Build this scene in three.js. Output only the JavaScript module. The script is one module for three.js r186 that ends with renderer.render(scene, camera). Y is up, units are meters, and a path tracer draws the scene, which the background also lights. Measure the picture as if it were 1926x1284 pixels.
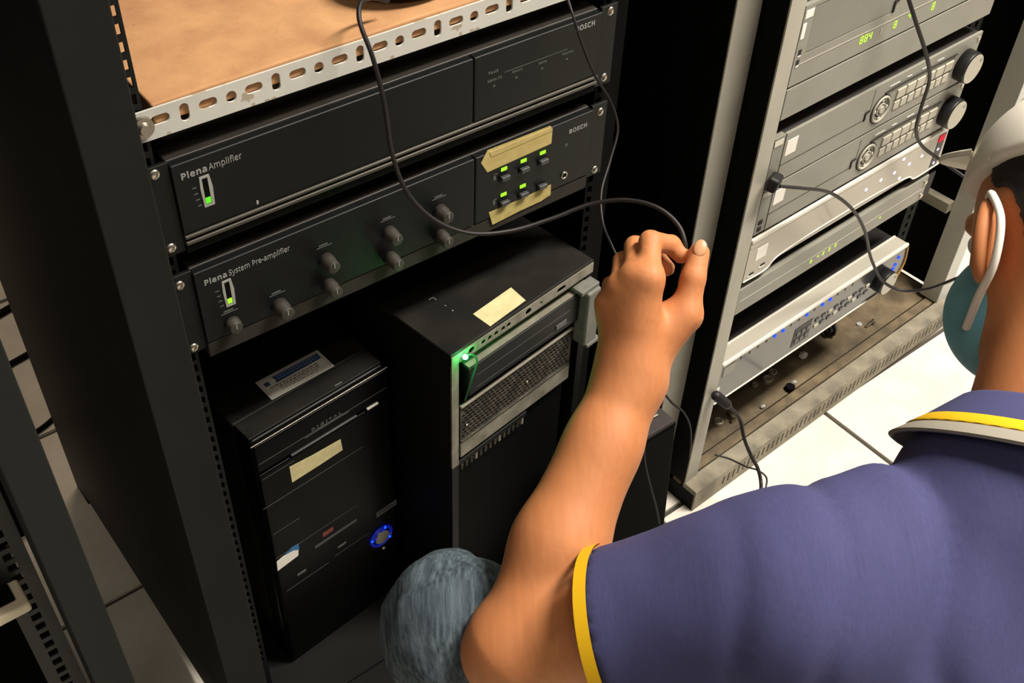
import * as THREE from 'three';
import { RoundedBoxGeometry } from 'three/addons/geometries/RoundedBoxGeometry.js';
import { mergeGeometries, mergeVertices } from 'three/addons/utils/BufferGeometryUtils.js';
import { FontLoader } from 'three/addons/loaders/FontLoader.js';
import { TextGeometry } from 'three/addons/geometries/TextGeometry.js';
import { RectAreaLightUniformsLib } from 'three/addons/lights/RectAreaLightUniformsLib.js';

// ---------------------------------------------------------------- camera, light, exposure
const scene = new THREE.Scene();
scene.background = new THREE.Color(0x000000);
const H0 = 0.79;                                   // amplifier screw line above the floor
const CAM = new THREE.Vector3(-0.46118, 0.49414 + H0, 0.70436);
const FWD = new THREE.Vector3(0.46623, -0.68823, -0.55585), RGT = new THREE.Vector3(0.78588, 0.03370, 0.61746), UPV = new THREE.Vector3(0.40622, 0.72471, -0.55658);
const FPX = 2078.79;
const camera = new THREE.PerspectiveCamera(THREE.MathUtils.radToDeg(2 * Math.atan(642 / FPX)), 1926 / 1284, 0.02, 30);
camera.position.copy(CAM); camera.up.copy(UPV); camera.lookAt(CAM.clone().add(FWD));
scene.add(camera);
const renderer = new THREE.WebGLRenderer({ antialias: true });
renderer.toneMapping = THREE.LinearToneMapping;
renderer.toneMappingExposure = 1.0;
renderer.shadowMap.enabled = true;
RectAreaLightUniformsLib.init();
const ROOM = { x0: -2.0, x1: 2.8, z0: -1.7, z1: 2.6, h: 2.7 };
// fluorescent ceiling lamps: x, z, length along x, width, intensity, colour
const LAMPS = [
  { x: 1.15, z: 0.75, w: 1.2, d: 0.3, i: 112, c: 0xfff5e6, label: 'long fluorescent ceiling lamp above the aisle in front of the grey rack' },
  { x: 0.45, z: -1.15, w: 0.9, d: 0.2, i: 22, c: 0xffe6c8, label: 'short fluorescent ceiling lamp behind the racks near the back wall' },
  { x: -1.1, z: 1.25, w: 1.2, d: 0.3, i: 8, c: 0xffeed8, label: 'long fluorescent ceiling lamp over the open floor on the left' },
];
function ceilingLamp(L) {
  const t = thing('ceiling_lamp', L.label, 'lamp', [L.x, ROOM.h - 0.07, L.z]);
  obj('housing', bx(L.w + 0.08, 0.05, L.d + 0.08, 0, 0.04, 0), std(0xd8d8d4, 0.6), t);
  const em = new THREE.MeshStandardMaterial({ color: 0xffffff, emissive: new THREE.Color(L.c), emissiveIntensity: 2.5 });
  obj('diffuser', bx(L.w, 0.03, L.d, 0, 0, 0), em, t);
  const l = new THREE.RectAreaLight(L.c, L.i, L.w, L.d);
  l.position.set(L.x, ROOM.h - 0.092, L.z); l.lookAt(L.x, 0, L.z + 1e-4); scene.add(l);
}

// ---------------------------------------------------------------- helpers
const V = (x, y, z) => new THREE.Vector3(x, y, z);
const names = {};
function numbered(n) { const k = names[n] = (names[n] ?? -1) + 1; return k ? n + '_' + String(k).padStart(3, '0') : n; }
function thing(name, label, category, p = [0, 0, 0], turn = 0, group) {
  const o = new THREE.Group(); o.name = numbered(name); scene.add(o);
  o.position.set(...p); o.rotation.y = turn; o.userData = { label, category };
  if (group) o.userData.group = group;
  return o;
}
function obj(name, g, m, parent, label) {
  if (Array.isArray(g)) g = mergeGeometries(g.map(prep));
  const o = new THREE.Mesh(g, m); o.name = name; o.castShadow = o.receiveShadow = true;
  if (label) o.userData.label = label;
  (parent || scene).add(o); return o;
}
function tag(o, label, category, group) { o.name = numbered(o.name); o.userData.label = label; o.userData.category = category; if (group) o.userData.group = group; return o; }
function struct(name, g, m) { const o = obj(name, g, m); o.userData.kind = 'structure'; return o; }
function prep(g) { let q = g.index ? g.toNonIndexed() : g.clone(); for (const k of Object.keys(q.attributes)) if (!['position', 'normal', 'uv'].includes(k)) q.deleteAttribute(k); if (!q.attributes.uv) q.setAttribute('uv', new THREE.BufferAttribute(new Float32Array(q.attributes.position.count * 2), 2)); return q; }
function metreUV(g) { // box projection in metres
  g = g.index ? g.toNonIndexed() : g; const p = g.attributes.position, n = g.attributes.normal, uv = new Float32Array(p.count * 2);
  for (let i = 0; i < p.count; i++) { const ax = Math.abs(n.getX(i)), ay = Math.abs(n.getY(i)), az = Math.abs(n.getZ(i));
    if (ay >= ax && ay >= az) { uv[2 * i] = p.getX(i); uv[2 * i + 1] = p.getZ(i); } else if (ax >= az) { uv[2 * i] = p.getZ(i); uv[2 * i + 1] = p.getY(i); } else { uv[2 * i] = p.getX(i); uv[2 * i + 1] = p.getY(i); } }
  g.setAttribute('uv', new THREE.BufferAttribute(uv, 2)); return g;
}
const bx = (w, h, d, x = 0, y = 0, z = 0) => metreUV(new THREE.BoxGeometry(w, h, d).translate(x, y, z));
const span = (x0, x1, y0, y1, z0, z1) => bx(x1 - x0, y1 - y0, z1 - z0, (x0 + x1) / 2, (y0 + y1) / 2, (z0 + z1) / 2);
function rb(x0, x1, y0, y1, z0, z1, r = 0.002, s = 2) { const w = x1 - x0, h = y1 - y0, d = z1 - z0; return metreUV(new RoundedBoxGeometry(w, h, d, s, Math.min(r, w / 2.02, h / 2.02, d / 2.02)).translate((x0 + x1) / 2, (y0 + y1) / 2, (z0 + z1) / 2)); }
const cyl = (r0, r1, h, seg = 24) => new THREE.CylinderGeometry(r0, r1, h, seg);
const cylZ = (r0, r1, h, x, y, z, seg = 24) => cyl(r0, r1, h, seg).rotateX(Math.PI / 2).translate(x, y, z);   // r0 is the +z end
function tube(pts, r, seg = 8, n) { const c = new THREE.CatmullRomCurve3(pts, false, 'centripetal'); return new THREE.TubeGeometry(c, n || pts.length * 10, r, seg); }
function plate(shape, d, bevel = 0) { return new THREE.ExtrudeGeometry(shape, { depth: d, bevelEnabled: bevel > 0, bevelThickness: bevel, bevelSize: bevel, bevelSegments: 2, curveSegments: 8 }); }
function poly(pts) { const s = new THREE.Shape(); pts.forEach(([x, y], i) => i ? s.lineTo(x, y) : s.moveTo(x, y)); s.closePath(); return s; }
function rectPath(x0, x1, y0, y1) { const p = new THREE.Path(); p.moveTo(x0, y0); p.lineTo(x0, y1); p.lineTo(x1, y1); p.lineTo(x1, y0); p.closePath(); return p; }
function slotPath(cx, cy, w, h) { // oblong hole
  const r = Math.min(w, h) / 2, p = new THREE.Path(), n = 8, dx = w / 2 - r, dy = h / 2 - r, pts = [];
  for (let q = 0; q < 4; q++) for (let i = 0; i <= n; i++) { const a = q * Math.PI / 2 + i / n * Math.PI / 2; pts.push([cx + (q === 0 || q === 3 ? dx : -dx) + Math.cos(a) * r, cy + (q < 2 ? dy : -dy) + Math.sin(a) * r]); }
  pts.forEach(([x, y], i) => i ? p.lineTo(x, y) : p.moveTo(x, y)); p.closePath(); return p;
}
const at = (u, v, D) => CAM.clone().addScaledVector(FWD, D).addScaledVector(RGT, (u - 963) / FPX * D).addScaledVector(UPV, -(v - 642) / FPX * D);
function mulberry(a) { return () => { a |= 0; a = a + 0x6D2B79F5 | 0; let t = Math.imul(a ^ a >>> 15, 1 | a); t = t + Math.imul(t ^ t >>> 7, 61 | t) ^ t; return ((t ^ t >>> 14) >>> 0) / 4294967296; }; }
function hash3(x, y, z) { let h = Math.imul(x, 374761393) + Math.imul(y, 668265263) + Math.imul(z, 2147483647 ^ 0x5bd1e995) | 0; h = Math.imul(h ^ h >>> 13, 1274126177); return ((h ^ h >>> 16) >>> 0) / 4294967296; }
function vnoise(x, y, z) { const X = Math.floor(x), Y = Math.floor(y), Z = Math.floor(z), s = t => t * t * (3 - 2 * t), a = s(x - X), b = s(y - Y), c = s(z - Z), L = (p, q, t) => p + (q - p) * t;
  return L(L(L(hash3(X, Y, Z), hash3(X + 1, Y, Z), a), L(hash3(X, Y + 1, Z), hash3(X + 1, Y + 1, Z), a), b), L(L(hash3(X, Y, Z + 1), hash3(X + 1, Y, Z + 1), a), L(hash3(X, Y + 1, Z + 1), hash3(X + 1, Y + 1, Z + 1), a), b), c); }
// tileable fbm texture; cb(v, fine, spot) -> [r,g,b] sRGB 0..255
function noiseTex(seed, size, period, metres, cb, colour = true) {
  const d = new Uint8Array(size * size * 4), r = mulberry(seed * 7919 + 13);
  const grids = []; for (let o = 0, p = period; o < 5; o++, p *= 2) { const g = new Float32Array(p * p); for (let i = 0; i < g.length; i++) g[i] = r(); grids.push([g, p]); }
  const samp = ([g, p], u, v) => { const x = u * p, y = v * p, X = Math.floor(x) % p, Y = Math.floor(y) % p, fx = x - Math.floor(x), fy = y - Math.floor(y), sx = fx * fx * (3 - 2 * fx), sy = fy * fy * (3 - 2 * fy), X1 = (X + 1) % p, Y1 = (Y + 1) % p; return (g[Y * p + X] * (1 - sx) + g[Y * p + X1] * sx) * (1 - sy) + (g[Y1 * p + X] * (1 - sx) + g[Y1 * p + X1] * sx) * sy; };
  for (let j = 0; j < size; j++) for (let i = 0; i < size; i++) { const u = i / size, v = j / size; let s = 0, a = 0.5; for (const G of grids) { s += a * samp(G, u, v); a *= 0.5; } const f = r(), c = cb(s / 0.97, f, samp(grids[4], u, v)); const k = (j * size + i) * 4; d[k] = c[0]; d[k + 1] = c[1]; d[k + 2] = c[2]; d[k + 3] = 255; }
  const t = new THREE.DataTexture(d, size, size); t.wrapS = t.wrapT = THREE.RepeatWrapping; t.magFilter = THREE.LinearFilter; t.minFilter = THREE.LinearMipmapLinearFilter; t.generateMipmaps = true; t.repeat.set(1 / metres, 1 / metres);
  if (colour) t.colorSpace = THREE.SRGBColorSpace; t.needsUpdate = true; return t;
}
const clamp = (x, a, b) => Math.max(a, Math.min(b, x)), mixc = (a, b, t) => a.map((x, i) => x + (b[i] - x) * clamp(t, 0, 1));
function dull(c, rough = 0.6, k = 0.45, extra = {}) { return new THREE.MeshPhysicalMaterial({ color: c, roughness: rough, metalness: 0, specularIntensity: k, ...extra }); }
function std(c, rough = 0.6, metal = 0, extra = {}) { return new THREE.MeshStandardMaterial({ color: c, roughness: rough, metalness: metal, ...extra }); }
const font = await new FontLoader().loadAsync('fonts/droid/droid_sans_bold.typeface.json');
const fontR = await new FontLoader().loadAsync('fonts/droid/droid_sans_regular.typeface.json');
function text(str, w, h, x, y, z, f = font) { const g = new TextGeometry(str, { font: f, size: 1, depth: 0.02, curveSegments: 3 }); g.computeBoundingBox(); const b = g.boundingBox; g.translate(-b.min.x, -b.min.y, 0); g.scale(w / (b.max.x - b.min.x), h / (b.max.y - b.min.y), 0.02); return g.translate(x, y, z); }
const bar = (w, h, x, y, z) => bx(w, h, 0.0004, x, y, z);      // one printed stroke too small to read

// ---------------------------------------------------------------- materials
const M = {};
M.black = dull(0x050606, 0.65, 0.2);
M.rackBlack = dull(0xffffff, 0.55, 0.5, { map: noiseTex(3, 256, 8, 0.3, (v, f) => mixc([17, 18, 18], [24, 26, 25], v * 0.8 + f * 0.3)) });
M.rackGrey = std(0xffffff, 0.5, 0, { map: noiseTex(4, 256, 8, 0.2, (v, f) => mixc([164, 161, 149], [178, 175, 163], v * 0.8 + f * 0.25)) });
M.ampFace = dull(0xffffff, 0.45, 0.6, { map: noiseTex(5, 256, 8, 0.15, (v, f) => mixc([12, 15, 15], [18, 21, 21], v * 0.7 + f * 0.35)) });
M.ampLid = std(0xffffff, 0.5, 0, { map: noiseTex(6, 256, 8, 0.2, (v, f) => mixc([30, 28, 26], [48, 44, 40], v * 0.9 + f * 0.3)) });
M.dust = std(0xffffff, 0.85, 0, { map: noiseTex(7, 256, 16, 0.12, (v, f, s) => mixc([20, 18, 16], [54, 48, 40], v * 0.6 + f * 0.45)) });
M.ridge = std(0x45423c, 0.4);
M.print = std(0x8f9191, 0.6);
M.printDim = std(0x565a59, 0.6);
M.bezelWhite = std(0x9da09a, 0.5);
M.knob = std(0xffffff, 0.55, 0, { map: noiseTex(8, 128, 8, 0.03, (v, f) => mixc([40, 39, 36], [68, 65, 59], v * 0.7 + f * 0.4)) });
M.chrome = std(0xc9c3b6, 0.28, 1);
M.nut = std(0xbab3a4, 0.35, 0.5);
M.steel = std(0xb0aa9c, 0.38, 1);
M.tape = std(0xffffff, 0.75, 0, { map: noiseTex(9, 256, 8, 0.05, (v, f, s) => mixc([178, 158, 96], [206, 188, 126], v * 0.9 + f * 0.2)) });
M.tapePale = std(0xffffff, 0.75, 0, { map: noiseTex(10, 256, 8, 0.05, (v, f, s) => mixc([192, 180, 132], [222, 212, 166], v * 0.9 + f * 0.2)) });
M.whitePaint = std(0xffffff, 0.5, 0, { map: noiseTex(11, 256, 8, 0.2, (v, f, s) => v > 0.71 ? [168, 160, 142] : mixc([190, 191, 186], [208, 208, 202], v + f * 0.2)) });
M.mdf = std(0xffffff, 0.85, 0, { map: noiseTex(12, 512, 12, 0.3, (v, f, s) => mixc([162, 116, 80], [198, 152, 106], v * 1.1 - 0.05 + f * 0.25 + (s > 0.93 ? -0.5 : 0))) });
M.pcTop = dull(0xffffff, 0.55, 0.45, { map: noiseTex(13, 512, 8, 0.25, (v, f, s) => mixc([18, 18, 17], [36, 34, 30], (v - 0.3) * 1.4 + f * 0.4)) });
M.pcGloss = new THREE.MeshPhysicalMaterial({ color: 0x050506, roughness: 0.32, specularIntensity: 0.12, clearcoat: 0.03, clearcoatRoughness: 0.15 });
M.pcSide = dull(0x050606, 0.55, 0.4);
M.sheet = std(0xffffff, 0.5, 0.25, { map: noiseTex(14, 256, 8, 0.1, (v, f, s) => mixc([112, 108, 96], [158, 155, 142], v * 1.2 - 0.1 + f * 0.15)) });
M.sheetDirty = std(0xffffff, 0.65, 0.15, { map: noiseTex(15, 256, 12, 0.08, (v, f, s) => mixc([38, 36, 31], [86, 82, 71], (v - 0.32) * 2.2 + f * 0.15)) });
M.drive = dull(0x141616, 0.45);
M.plasticGrey = std(0xffffff, 0.5, 0, { map: noiseTex(16, 128, 8, 0.06, (v, f) => mixc([88, 90, 86], [120, 121, 114], v * 0.9 + f * 0.3)) });
M.dvr = std(0xffffff, 0.42, 0, { map: noiseTex(17, 256, 8, 0.2, (v, f) => mixc([128, 127, 118], [141, 140, 131], v * 0.8 + f * 0.3)) });
M.dvrDark = std(0xffffff, 0.45, 0, { map: noiseTex(18, 256, 8, 0.2, (v, f) => mixc([118, 117, 109], [129, 128, 119], v * 0.8 + f * 0.3)) });
M.lid = std(0x2a2726, 0.6);
M.silver = std(0xd9d6cd, 0.4, 0.1);
M.groove = std(0x1c1916, 0.8);
M.knobDark = std(0x1a1b1d, 0.45);
M.knobFace = std(0xb2ae9f, 0.4);
M.button = std(0xb4b0a2, 0.45);
M.white = std(0xf2efe8, 0.6);
M.devBlack = std(0x3d3f42, 0.3);
M.tray = std(0xffffff, 0.9, 0, { map: noiseTex(19, 512, 10, 0.3, (v, f, s) => mixc([66, 58, 46], [136, 120, 94], (v - 0.2) * 1.3 + f * 0.3)) });
M.plinth = std(0xffffff, 0.8, 0, { map: noiseTex(20, 256, 8, 0.15, (v, f, s) => mixc([108, 104, 92], [156, 148, 130], (v - 0.15) * 1.3 + f * 0.25)) });
M.cable = std(0x171315, 0.55);
M.cableGrey = std(0x241f1f, 0.55);
M.tile = [0, 1, 2].map(k => std(0xffffff, 0.35, 0, { map: noiseTex(30 + k, 256, 8, 0.33, (v, f, s) => mixc([220 - k * 3, 214 - k * 3, 202 - k * 3], [238, 234, 225], v * 1.2 - 0.1 + f * 0.15 + (s > 0.95 ? -0.5 : 0))) }));
M.joint = std(0x4c4740, 0.9);
M.wall = std(0xffffff, 0.9, 0, { map: noiseTex(40, 256, 8, 1.2, (v, f) => mixc([96, 93, 88], [110, 107, 101], v + f * 0.15)) });
M.ceil = std(0x8a8780, 0.9);
M.skin = std(0xffffff, 0.62, 0, { map: noiseTex(50, 256, 16, 0.06, (v, f) => mixc([190, 120, 74], [206, 136, 88], v * 0.9 + f * 0.2)) });
M.nail = std(0xcc9870, 0.35);
M.shirt = std(0xffffff, 0.9, 0, { map: noiseTex(51, 256, 32, 0.06, (v, f) => mixc([56, 58, 100], [74, 75, 122], v * 0.5 + f * 0.5)) });
M.yellow = std(0xe8b800, 0.8);
M.collarGrey = std(0x9a958a, 0.9);
M.jeans = std(0xffffff, 0.9, 0, { map: noiseTex(52, 256, 24, 0.08, (v, f) => mixc([34, 44, 54], [92, 106, 116], (v - 0.25) * 1.5 + f * 0.45)) });
M.hair = std(0x17110e, 0.7);
M.cap = std(0xf5f0e4, 0.85);
M.mask = std(0x7abdd4, 0.8);
M.shoe = std(0x1b1b1c, 0.6);
const led = (c, k = 3) => new THREE.MeshStandardMaterial({ color: 0x111111, emissive: new THREE.Color(c), emissiveIntensity: k });
M.ledGreen = led(0x5dff1e, 1.1); M.ledLime = led(0xb4ff2a, 1.0); M.ledBlue = led(0x1544ff, 2.2); M.ledPink = led(0xf6dcff, 1.6); M.ledRed = led(0xff2a3c, 0.75); M.seg = led(0xd4ff4e, 1.15); M.ledHot = led(0x6dffab, 9);

// ---------------------------------------------------------------- the room
{
  const { x0, x1, z0, z1, h } = ROOM, T = 0.12;
  const floor = struct('floor', span(x0 - T, x1 + T, -0.15, -0.006, z0 - T, z1 + T), M.joint);
  const TX = 0.362, TS = 0.338, J = 0.008, ox = 0.712, oz = -0.252, variants = M.tile;
  const geos = new Map(), r = mulberry(77);
  for (let i = -9; i <= 7; i++) for (let k = -5; k <= 9; k++) {
    const a0 = Math.max(x0, ox + i * TX + J / 2), a1 = Math.min(x1, ox + (i + 1) * TX - J / 2), b0 = Math.max(z0, oz + k * TS + J / 2), b1 = Math.min(z1, oz + (k + 1) * TS - J / 2);
    if (a1 - a0 < 0.02 || b1 - b0 < 0.02) continue;
    const key = (a1 - a0).toFixed(4) + '_' + (b1 - b0).toFixed(4);
    if (!geos.has(key)) geos.set(key, rb(-(a1 - a0) / 2, (a1 - a0) / 2, -0.008, 0, -(b1 - b0) / 2, (b1 - b0) / 2, 0.0012, 1));
    const t = obj('tile', geos.get(key), variants[Math.floor(r() * 3)], floor); t.position.set((a0 + a1) / 2, 0, (b0 + b1) / 2);
  }
  struct('ceiling', span(x0 - T, x1 + T, h, h + T, z0 - T, z1 + T), M.ceil);
  struct('wall_back', span(x0 - T, x1 + T, 0, h, z0 - T, z0), M.wall);
  struct('wall_front', span(x0 - T, x1 + T, 0, h, z1, z1 + T), M.wall);
  struct('wall_left', span(x0 - T, x0, 0, h, z0, z1), M.wall);
  struct('wall_right', span(x1, x1 + T, 0, h, z0, z1), M.wall);
  LAMPS.forEach(ceilingLamp);
}

// ---------------------------------------------------------------- racks
function holedRail(w, h, holes, d) { const s = poly([[0, 0], [w, 0], [w, h], [0, h]]); for (const [cx, cy, hw, hh] of holes) s.holes.push(rectPath(cx - hw / 2, cx + hw / 2, cy - hh / 2, cy + hh / 2)); return plate(s, d); }
const RH = 1.9;
{ // black rack with the amplifiers
  const t = thing('equipment_rack', 'tall black steel rack holding the two amplifiers and both computer towers', 'rack', [0.05, 0, -0.2]);
  const X = x => x - 0.05, Z = z => z + 0.2;
  obj('post', rb(X(-0.294), X(-0.2512), 0.0, RH, Z(-0.012), Z(0.05), 0.002), M.rackBlack, t);
  obj('post', span(X(-0.294), X(-0.262), 0.0, RH, Z(-0.465), Z(-0.425)), M.rackBlack, t);
  obj('post', span(X(0.337), X(0.374), 0.0, RH, Z(-0.465), Z(-0.425)), M.rackBlack, t);
  obj('post', span(X(0.357), X(0.394), 0.0, RH, Z(-0.012), Z(0.048)), M.black, t);
  obj('post_face', rb(X(0.3568), X(0.3965), 0.0, RH, Z(0.048), Z(0.0505), 0.001), M.rackGrey, t, 'light grey painted front face of the post');
  obj('side_panel', span(X(-0.294), X(-0.291), 0.02, RH, Z(-0.425), Z(-0.012)), M.rackBlack, t);
  obj('side_panel', span(X(0.370), X(0.373), 0.02, RH, Z(-0.425), Z(-0.012)), M.black, t);
  obj('back_panel', span(X(-0.262), X(0.337), 0.02, RH, Z(-0.465), Z(-0.462)), M.black, t);
  obj('base_plate', span(X(-0.2512), X(0.357), 0.0, 0.025, Z(-0.425), Z(0.0503)), M.rackBlack, t); obj('base_lip', rb(X(-0.294), X(0.15), 0.0, 0.025, Z(0.0505), Z(0.088), 0.002), M.rackBlack, t);
  obj('top_plate', span(X(-0.291), X(0.371), RH, RH + 0.02, Z(-0.462), Z(0.048)), M.rackBlack, t);
  const holes = []; for (let y = 0.06; y < RH - 0.05; y += 0.0137) holes.push([0.0275, y, 0.0065, 0.0085]);
  const rail = holedRail(0.0335, RH - 0.025, holes, 0.002);
  obj('mounting_rail', rail.clone().translate(X(-0.2615), 0.025, Z(-0.007)), M.rackBlack, t);
  obj('mounting_rail', holedRail(0.0335, RH - 0.025, holes.map(([a, ...q]) => [0.0335 - a, ...q]), 0.002).translate(X(0.228), 0.025, Z(-0.007)), M.black, t);
}
{ // grey-fronted rack
  const t = thing('recorder_rack', 'grey-fronted rack holding the stacked recorders over a dusty base tray', 'rack', [0.3991, 0, 0.083], THREE.MathUtils.degToRad(2.2));
  const W = 0.668, D = -0.5, bh = 0.042;
  obj('post', span(0, 0.026, bh, RH, -0.034, -0.002), M.black, t);
  obj('post_face', rb(0.0, 0.0262, bh, RH, -0.002, 0.0004, 0.0008), M.rackGrey, t, 'light grey painted front face of the post');
  obj('post', span(0.634, W, bh, RH, -0.034, -0.002), M.rackGrey, t);
  obj('post_face', rb(0.634, W, bh, RH, -0.002, 0.0004, 0.0008), M.whitePaint, t, 'pale front face of the post');
  obj('post', span(0, 0.026, bh, RH, D, D + 0.034), M.black, t);
  obj('post', span(W - 0.03, W, bh, RH, D, D + 0.034), M.black, t);
  obj('side_panel', span(0.0, 0.003, bh, RH, D + 0.034, -0.034), M.black, t);
  obj('side_panel', span(W - 0.003, W, bh, RH, D + 0.034, -0.034), M.black, t);
  obj('back_panel', span(0.026, W - 0.03, bh, RH, D, D + 0.003), M.black, t);
  obj('top_plate', span(0, W, RH, RH + 0.02, D, 0), M.rackGrey, t);
  // plinth: dark body, dusty top strips with a groove between, slotted front face
  obj('plinth', span(-0.001, W + 0.003, 0, 0.032, D, 0.0205), M.black, t);
  obj('tray_floor', span(0.004, W - 0.004, 0.032, 0.034, D + 0.01, -0.026), M.tray, t, 'dusty brown tray floor');
  obj('tray_edge', rb(-0.001, W + 0.003, 0.032, 0.0385, -0.0225, -0.0065, 0.0015), M.tray, t);
  obj('tray_edge', rb(-0.001, W + 0.003, 0.032, bh, -0.003, 0.0205, 0.0015), M.plinth, t);
  const s = poly([[-0.001, 0.001], [W + 0.003, 0.001], [W + 0.003, bh], [-0.001, bh]]);
  const nS = 52; for (let i = 0; i < nS; i++) { const a = 0.062 + i * (0.575 / (nS - 1)), p = new THREE.Path(); p.moveTo(a - 0.0022, 0.012); p.lineTo(a - 0.0007, 0.031); p.lineTo(a + 0.0026, 0.031); p.lineTo(a + 0.0011, 0.012); p.closePath(); s.holes.push(p); }
  obj('vent_plate', metreUV(plate(s, 0.0025).translate(0, 0, 0.0206)), M.plinth, t, 'front plate with a row of slanted vent slots');
  // inner rail on the right of the recorders with cross brace to the outer post
  const holes = []; for (let y = 0.02; y < 1.6; y += 0.0159) holes.push([0.016, y, 0.007, 0.009]);
  obj('mounting_rail', holedRail(0.03, 1.68, holes, 0.002).translate(0.462, 0.2, -0.03), M.black, t);
  obj('brace', rb(0.618, 0.634, 0.221, 0.240, -0.13, -0.034, 0.001), M.plinth, t);
  obj('support_angle', span(0.026, 0.034, 0.172, 0.176, -0.4, -0.012), M.black, t); obj('support_angle', span(0.436, 0.444, 0.172, 0.176, -0.4, -0.012), M.black, t);
}
{ // third rack at the far left
  const t = thing('side_rack', 'dark grey rack post and frame standing left of the amplifier rack', 'rack', [-0.55, 0, -0.2]);
  const X = x => x + 0.55, Z = z => z + 0.2;
  obj('post', rb(X(-0.4145), X(-0.3807), 0, RH, Z(0.0), Z(0.05), 0.002), dull(0x1e201f, 0.6), t);
  obj('post', span(X(-0.4145), X(-0.3807), 0, RH, Z(-0.46), Z(-0.425)), M.black, t);
  obj('post', span(X(-0.96), X(-0.925), 0, RH, Z(0.0), Z(0.05)), M.rackBlack, t);
  obj('post', span(X(-0.96), X(-0.925), 0, RH, Z(-0.46), Z(-0.425)), M.black, t);
  obj('base_plate', span(X(-0.925), X(-0.4145), 0, 0.03, Z(-0.46), Z(0.04)), M.black, t);
  obj('top_plate', span(X(-0.96), X(-0.3807), RH, RH + 0.02, Z(-0.46), Z(0.05)), M.black, t);
  const holes = []; for (let y = 0.06; y < 1.7; y += 0.0159) holes.push([0.016, y, 0.009, 0.0095]);
  obj('mounting_rail', holedRail(0.032, 1.84, holes, 0.002).translate(X(-0.449), 0.03, Z(-0.012)), std(0x1d2021, 0.5), t);
  obj('back_panel', span(X(-0.925), X(-0.4145), 0.03, RH, Z(-0.46), Z(-0.457)), M.black, t);
  const w = thing('wall_charger', 'cream plastic adapter clipped to the dark slotted rail of the side rack', 'adapter', [-0.455, 0.4225, -0.006]);
  obj('adapter_body', rb(-0.028, 0.021, -0.008, 0.004, -0.0035, 0.03, 0.003), std(0xd8cfb6, 0.5), w);
  obj('plug_face', rb(-0.022, 0.012, 0.004, 0.007, 0.0, 0.02, 0.001), M.black, w);
}

// ---------------------------------------------------------------- shelf board and slotted angle
{
  const b = obj('shelf_board', rb(-0.222, 0.2225, H0 + 0.037, H0 + 0.055, -0.42, -0.004, 0.002), M.mdf); tag(b, 'tan fibreboard shelf above the amplifiers behind the slotted angle bar', 'shelf');
  const t = thing('slotted_angle', 'white painted slotted angle bar along the front of the shelf board', 'angle bar', [0, H0, 0]);
  const s = poly([[-0.236, 0.0275], [0.236, 0.0255], [0.236, 0.0515], [-0.236, 0.0525]]);
  const step = 0.0193, x0 = -0.2178;
  for (let i = 0; i < 24; i++) { const x = x0 + i * step, k = i % 4, y = 0.0413 - 0.0006 * i / 8; if (k === 1) s.holes.push(slotPath(x, y, 0.0075, 0.0150)); else if (k === 3) s.holes.push(slotPath(x, y, 0.0088, 0.0095)); else s.holes.push(slotPath(x, y + 0.001, 0.0150, 0.0078)); }
  obj('bar', metreUV(plate(s, 0.0018).translate(0, 0, -0.0035)), M.whitePaint, t);
  obj('flange', span(-0.226, 0.226, 0.0265, 0.0285, -0.04, -0.0036), M.whitePaint, t);
  const screwX = -0.2325; obj('bolt', [cylZ(0.0082, 0.0088, 0.004, screwX, 0.041, 0.0002), cylZ(0.004, 0.0055, 0.003, screwX, 0.041, 0.0035, 12)], M.steel, t);
  const c = thing('charger_pouch', 'black cable pouch lying on the tan shelf board', 'pouch', [0.042, H0 + 0.055, -0.058]);
  const g = new THREE.SphereGeometry(1, 32, 16).scale(0.062, 0.02, 0.045).translate(0, 0.0185, 0); obj('pouch_body', [g], M.black, c);
}

// ---------------------------------------------------------------- amplifiers
const FRONT = 0.004;
function screwHead(parent, x, y, z = 0.001) { obj('screw', [new THREE.SphereGeometry(0.0047, 16, 8, 0, Math.PI * 2, 0, Math.PI / 2).scale(1, 0.55, 1).rotateX(Math.PI / 2).translate(x, y, z)], M.chrome, parent, 'round chrome screw head'); }
function ear(parent, s, y0, y1) { obj('ear', rb(s > 0 ? 0.2205 : -0.2415, s > 0 ? 0.2415 : -0.2205, y0, y1, -0.003, 0.0012, 0.0008), M.ampFace, parent); }
function meter(t, x, y, hgt, lw, level) {
  const s = poly([[-0.0042, hgt / 2], [0.0042, hgt / 2], [0.0056, hgt * 0.1], [0.0048, -hgt / 2], [-0.0040, -hgt / 2], [-0.0048, hgt * 0.1]]);
  s.holes.push(rectPath(-0.0024, 0.0024, -hgt / 2 + 0.0022, hgt / 2 - 0.0022));
  const m = obj('level_meter', plate(s, 0.0006).translate(x, y, FRONT), M.bezelWhite, t, 'white framed level meter');
  obj('meter_window', bx(0.0048, hgt - 0.004, 0.0005, x, y, FRONT), M.black, m);
  obj('indicator_light', rb(x - 0.0021, x + 0.0021, y - hgt / 2 + 0.003, y - hgt / 2 + 0.0085, FRONT, FRONT + 0.0007, 0.0003), level, m, 'lit green indicator');
  const ticks = []; for (let i = 0; i < 4; i++) ticks.push(bar(0.0034, 0.0009, x - 0.0095 + i * 0.0006, y + hgt * 0.22 - i * hgt * 0.2, FRONT + 0.0001)); obj('scale_print', ticks, M.printDim, t);
}
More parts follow.
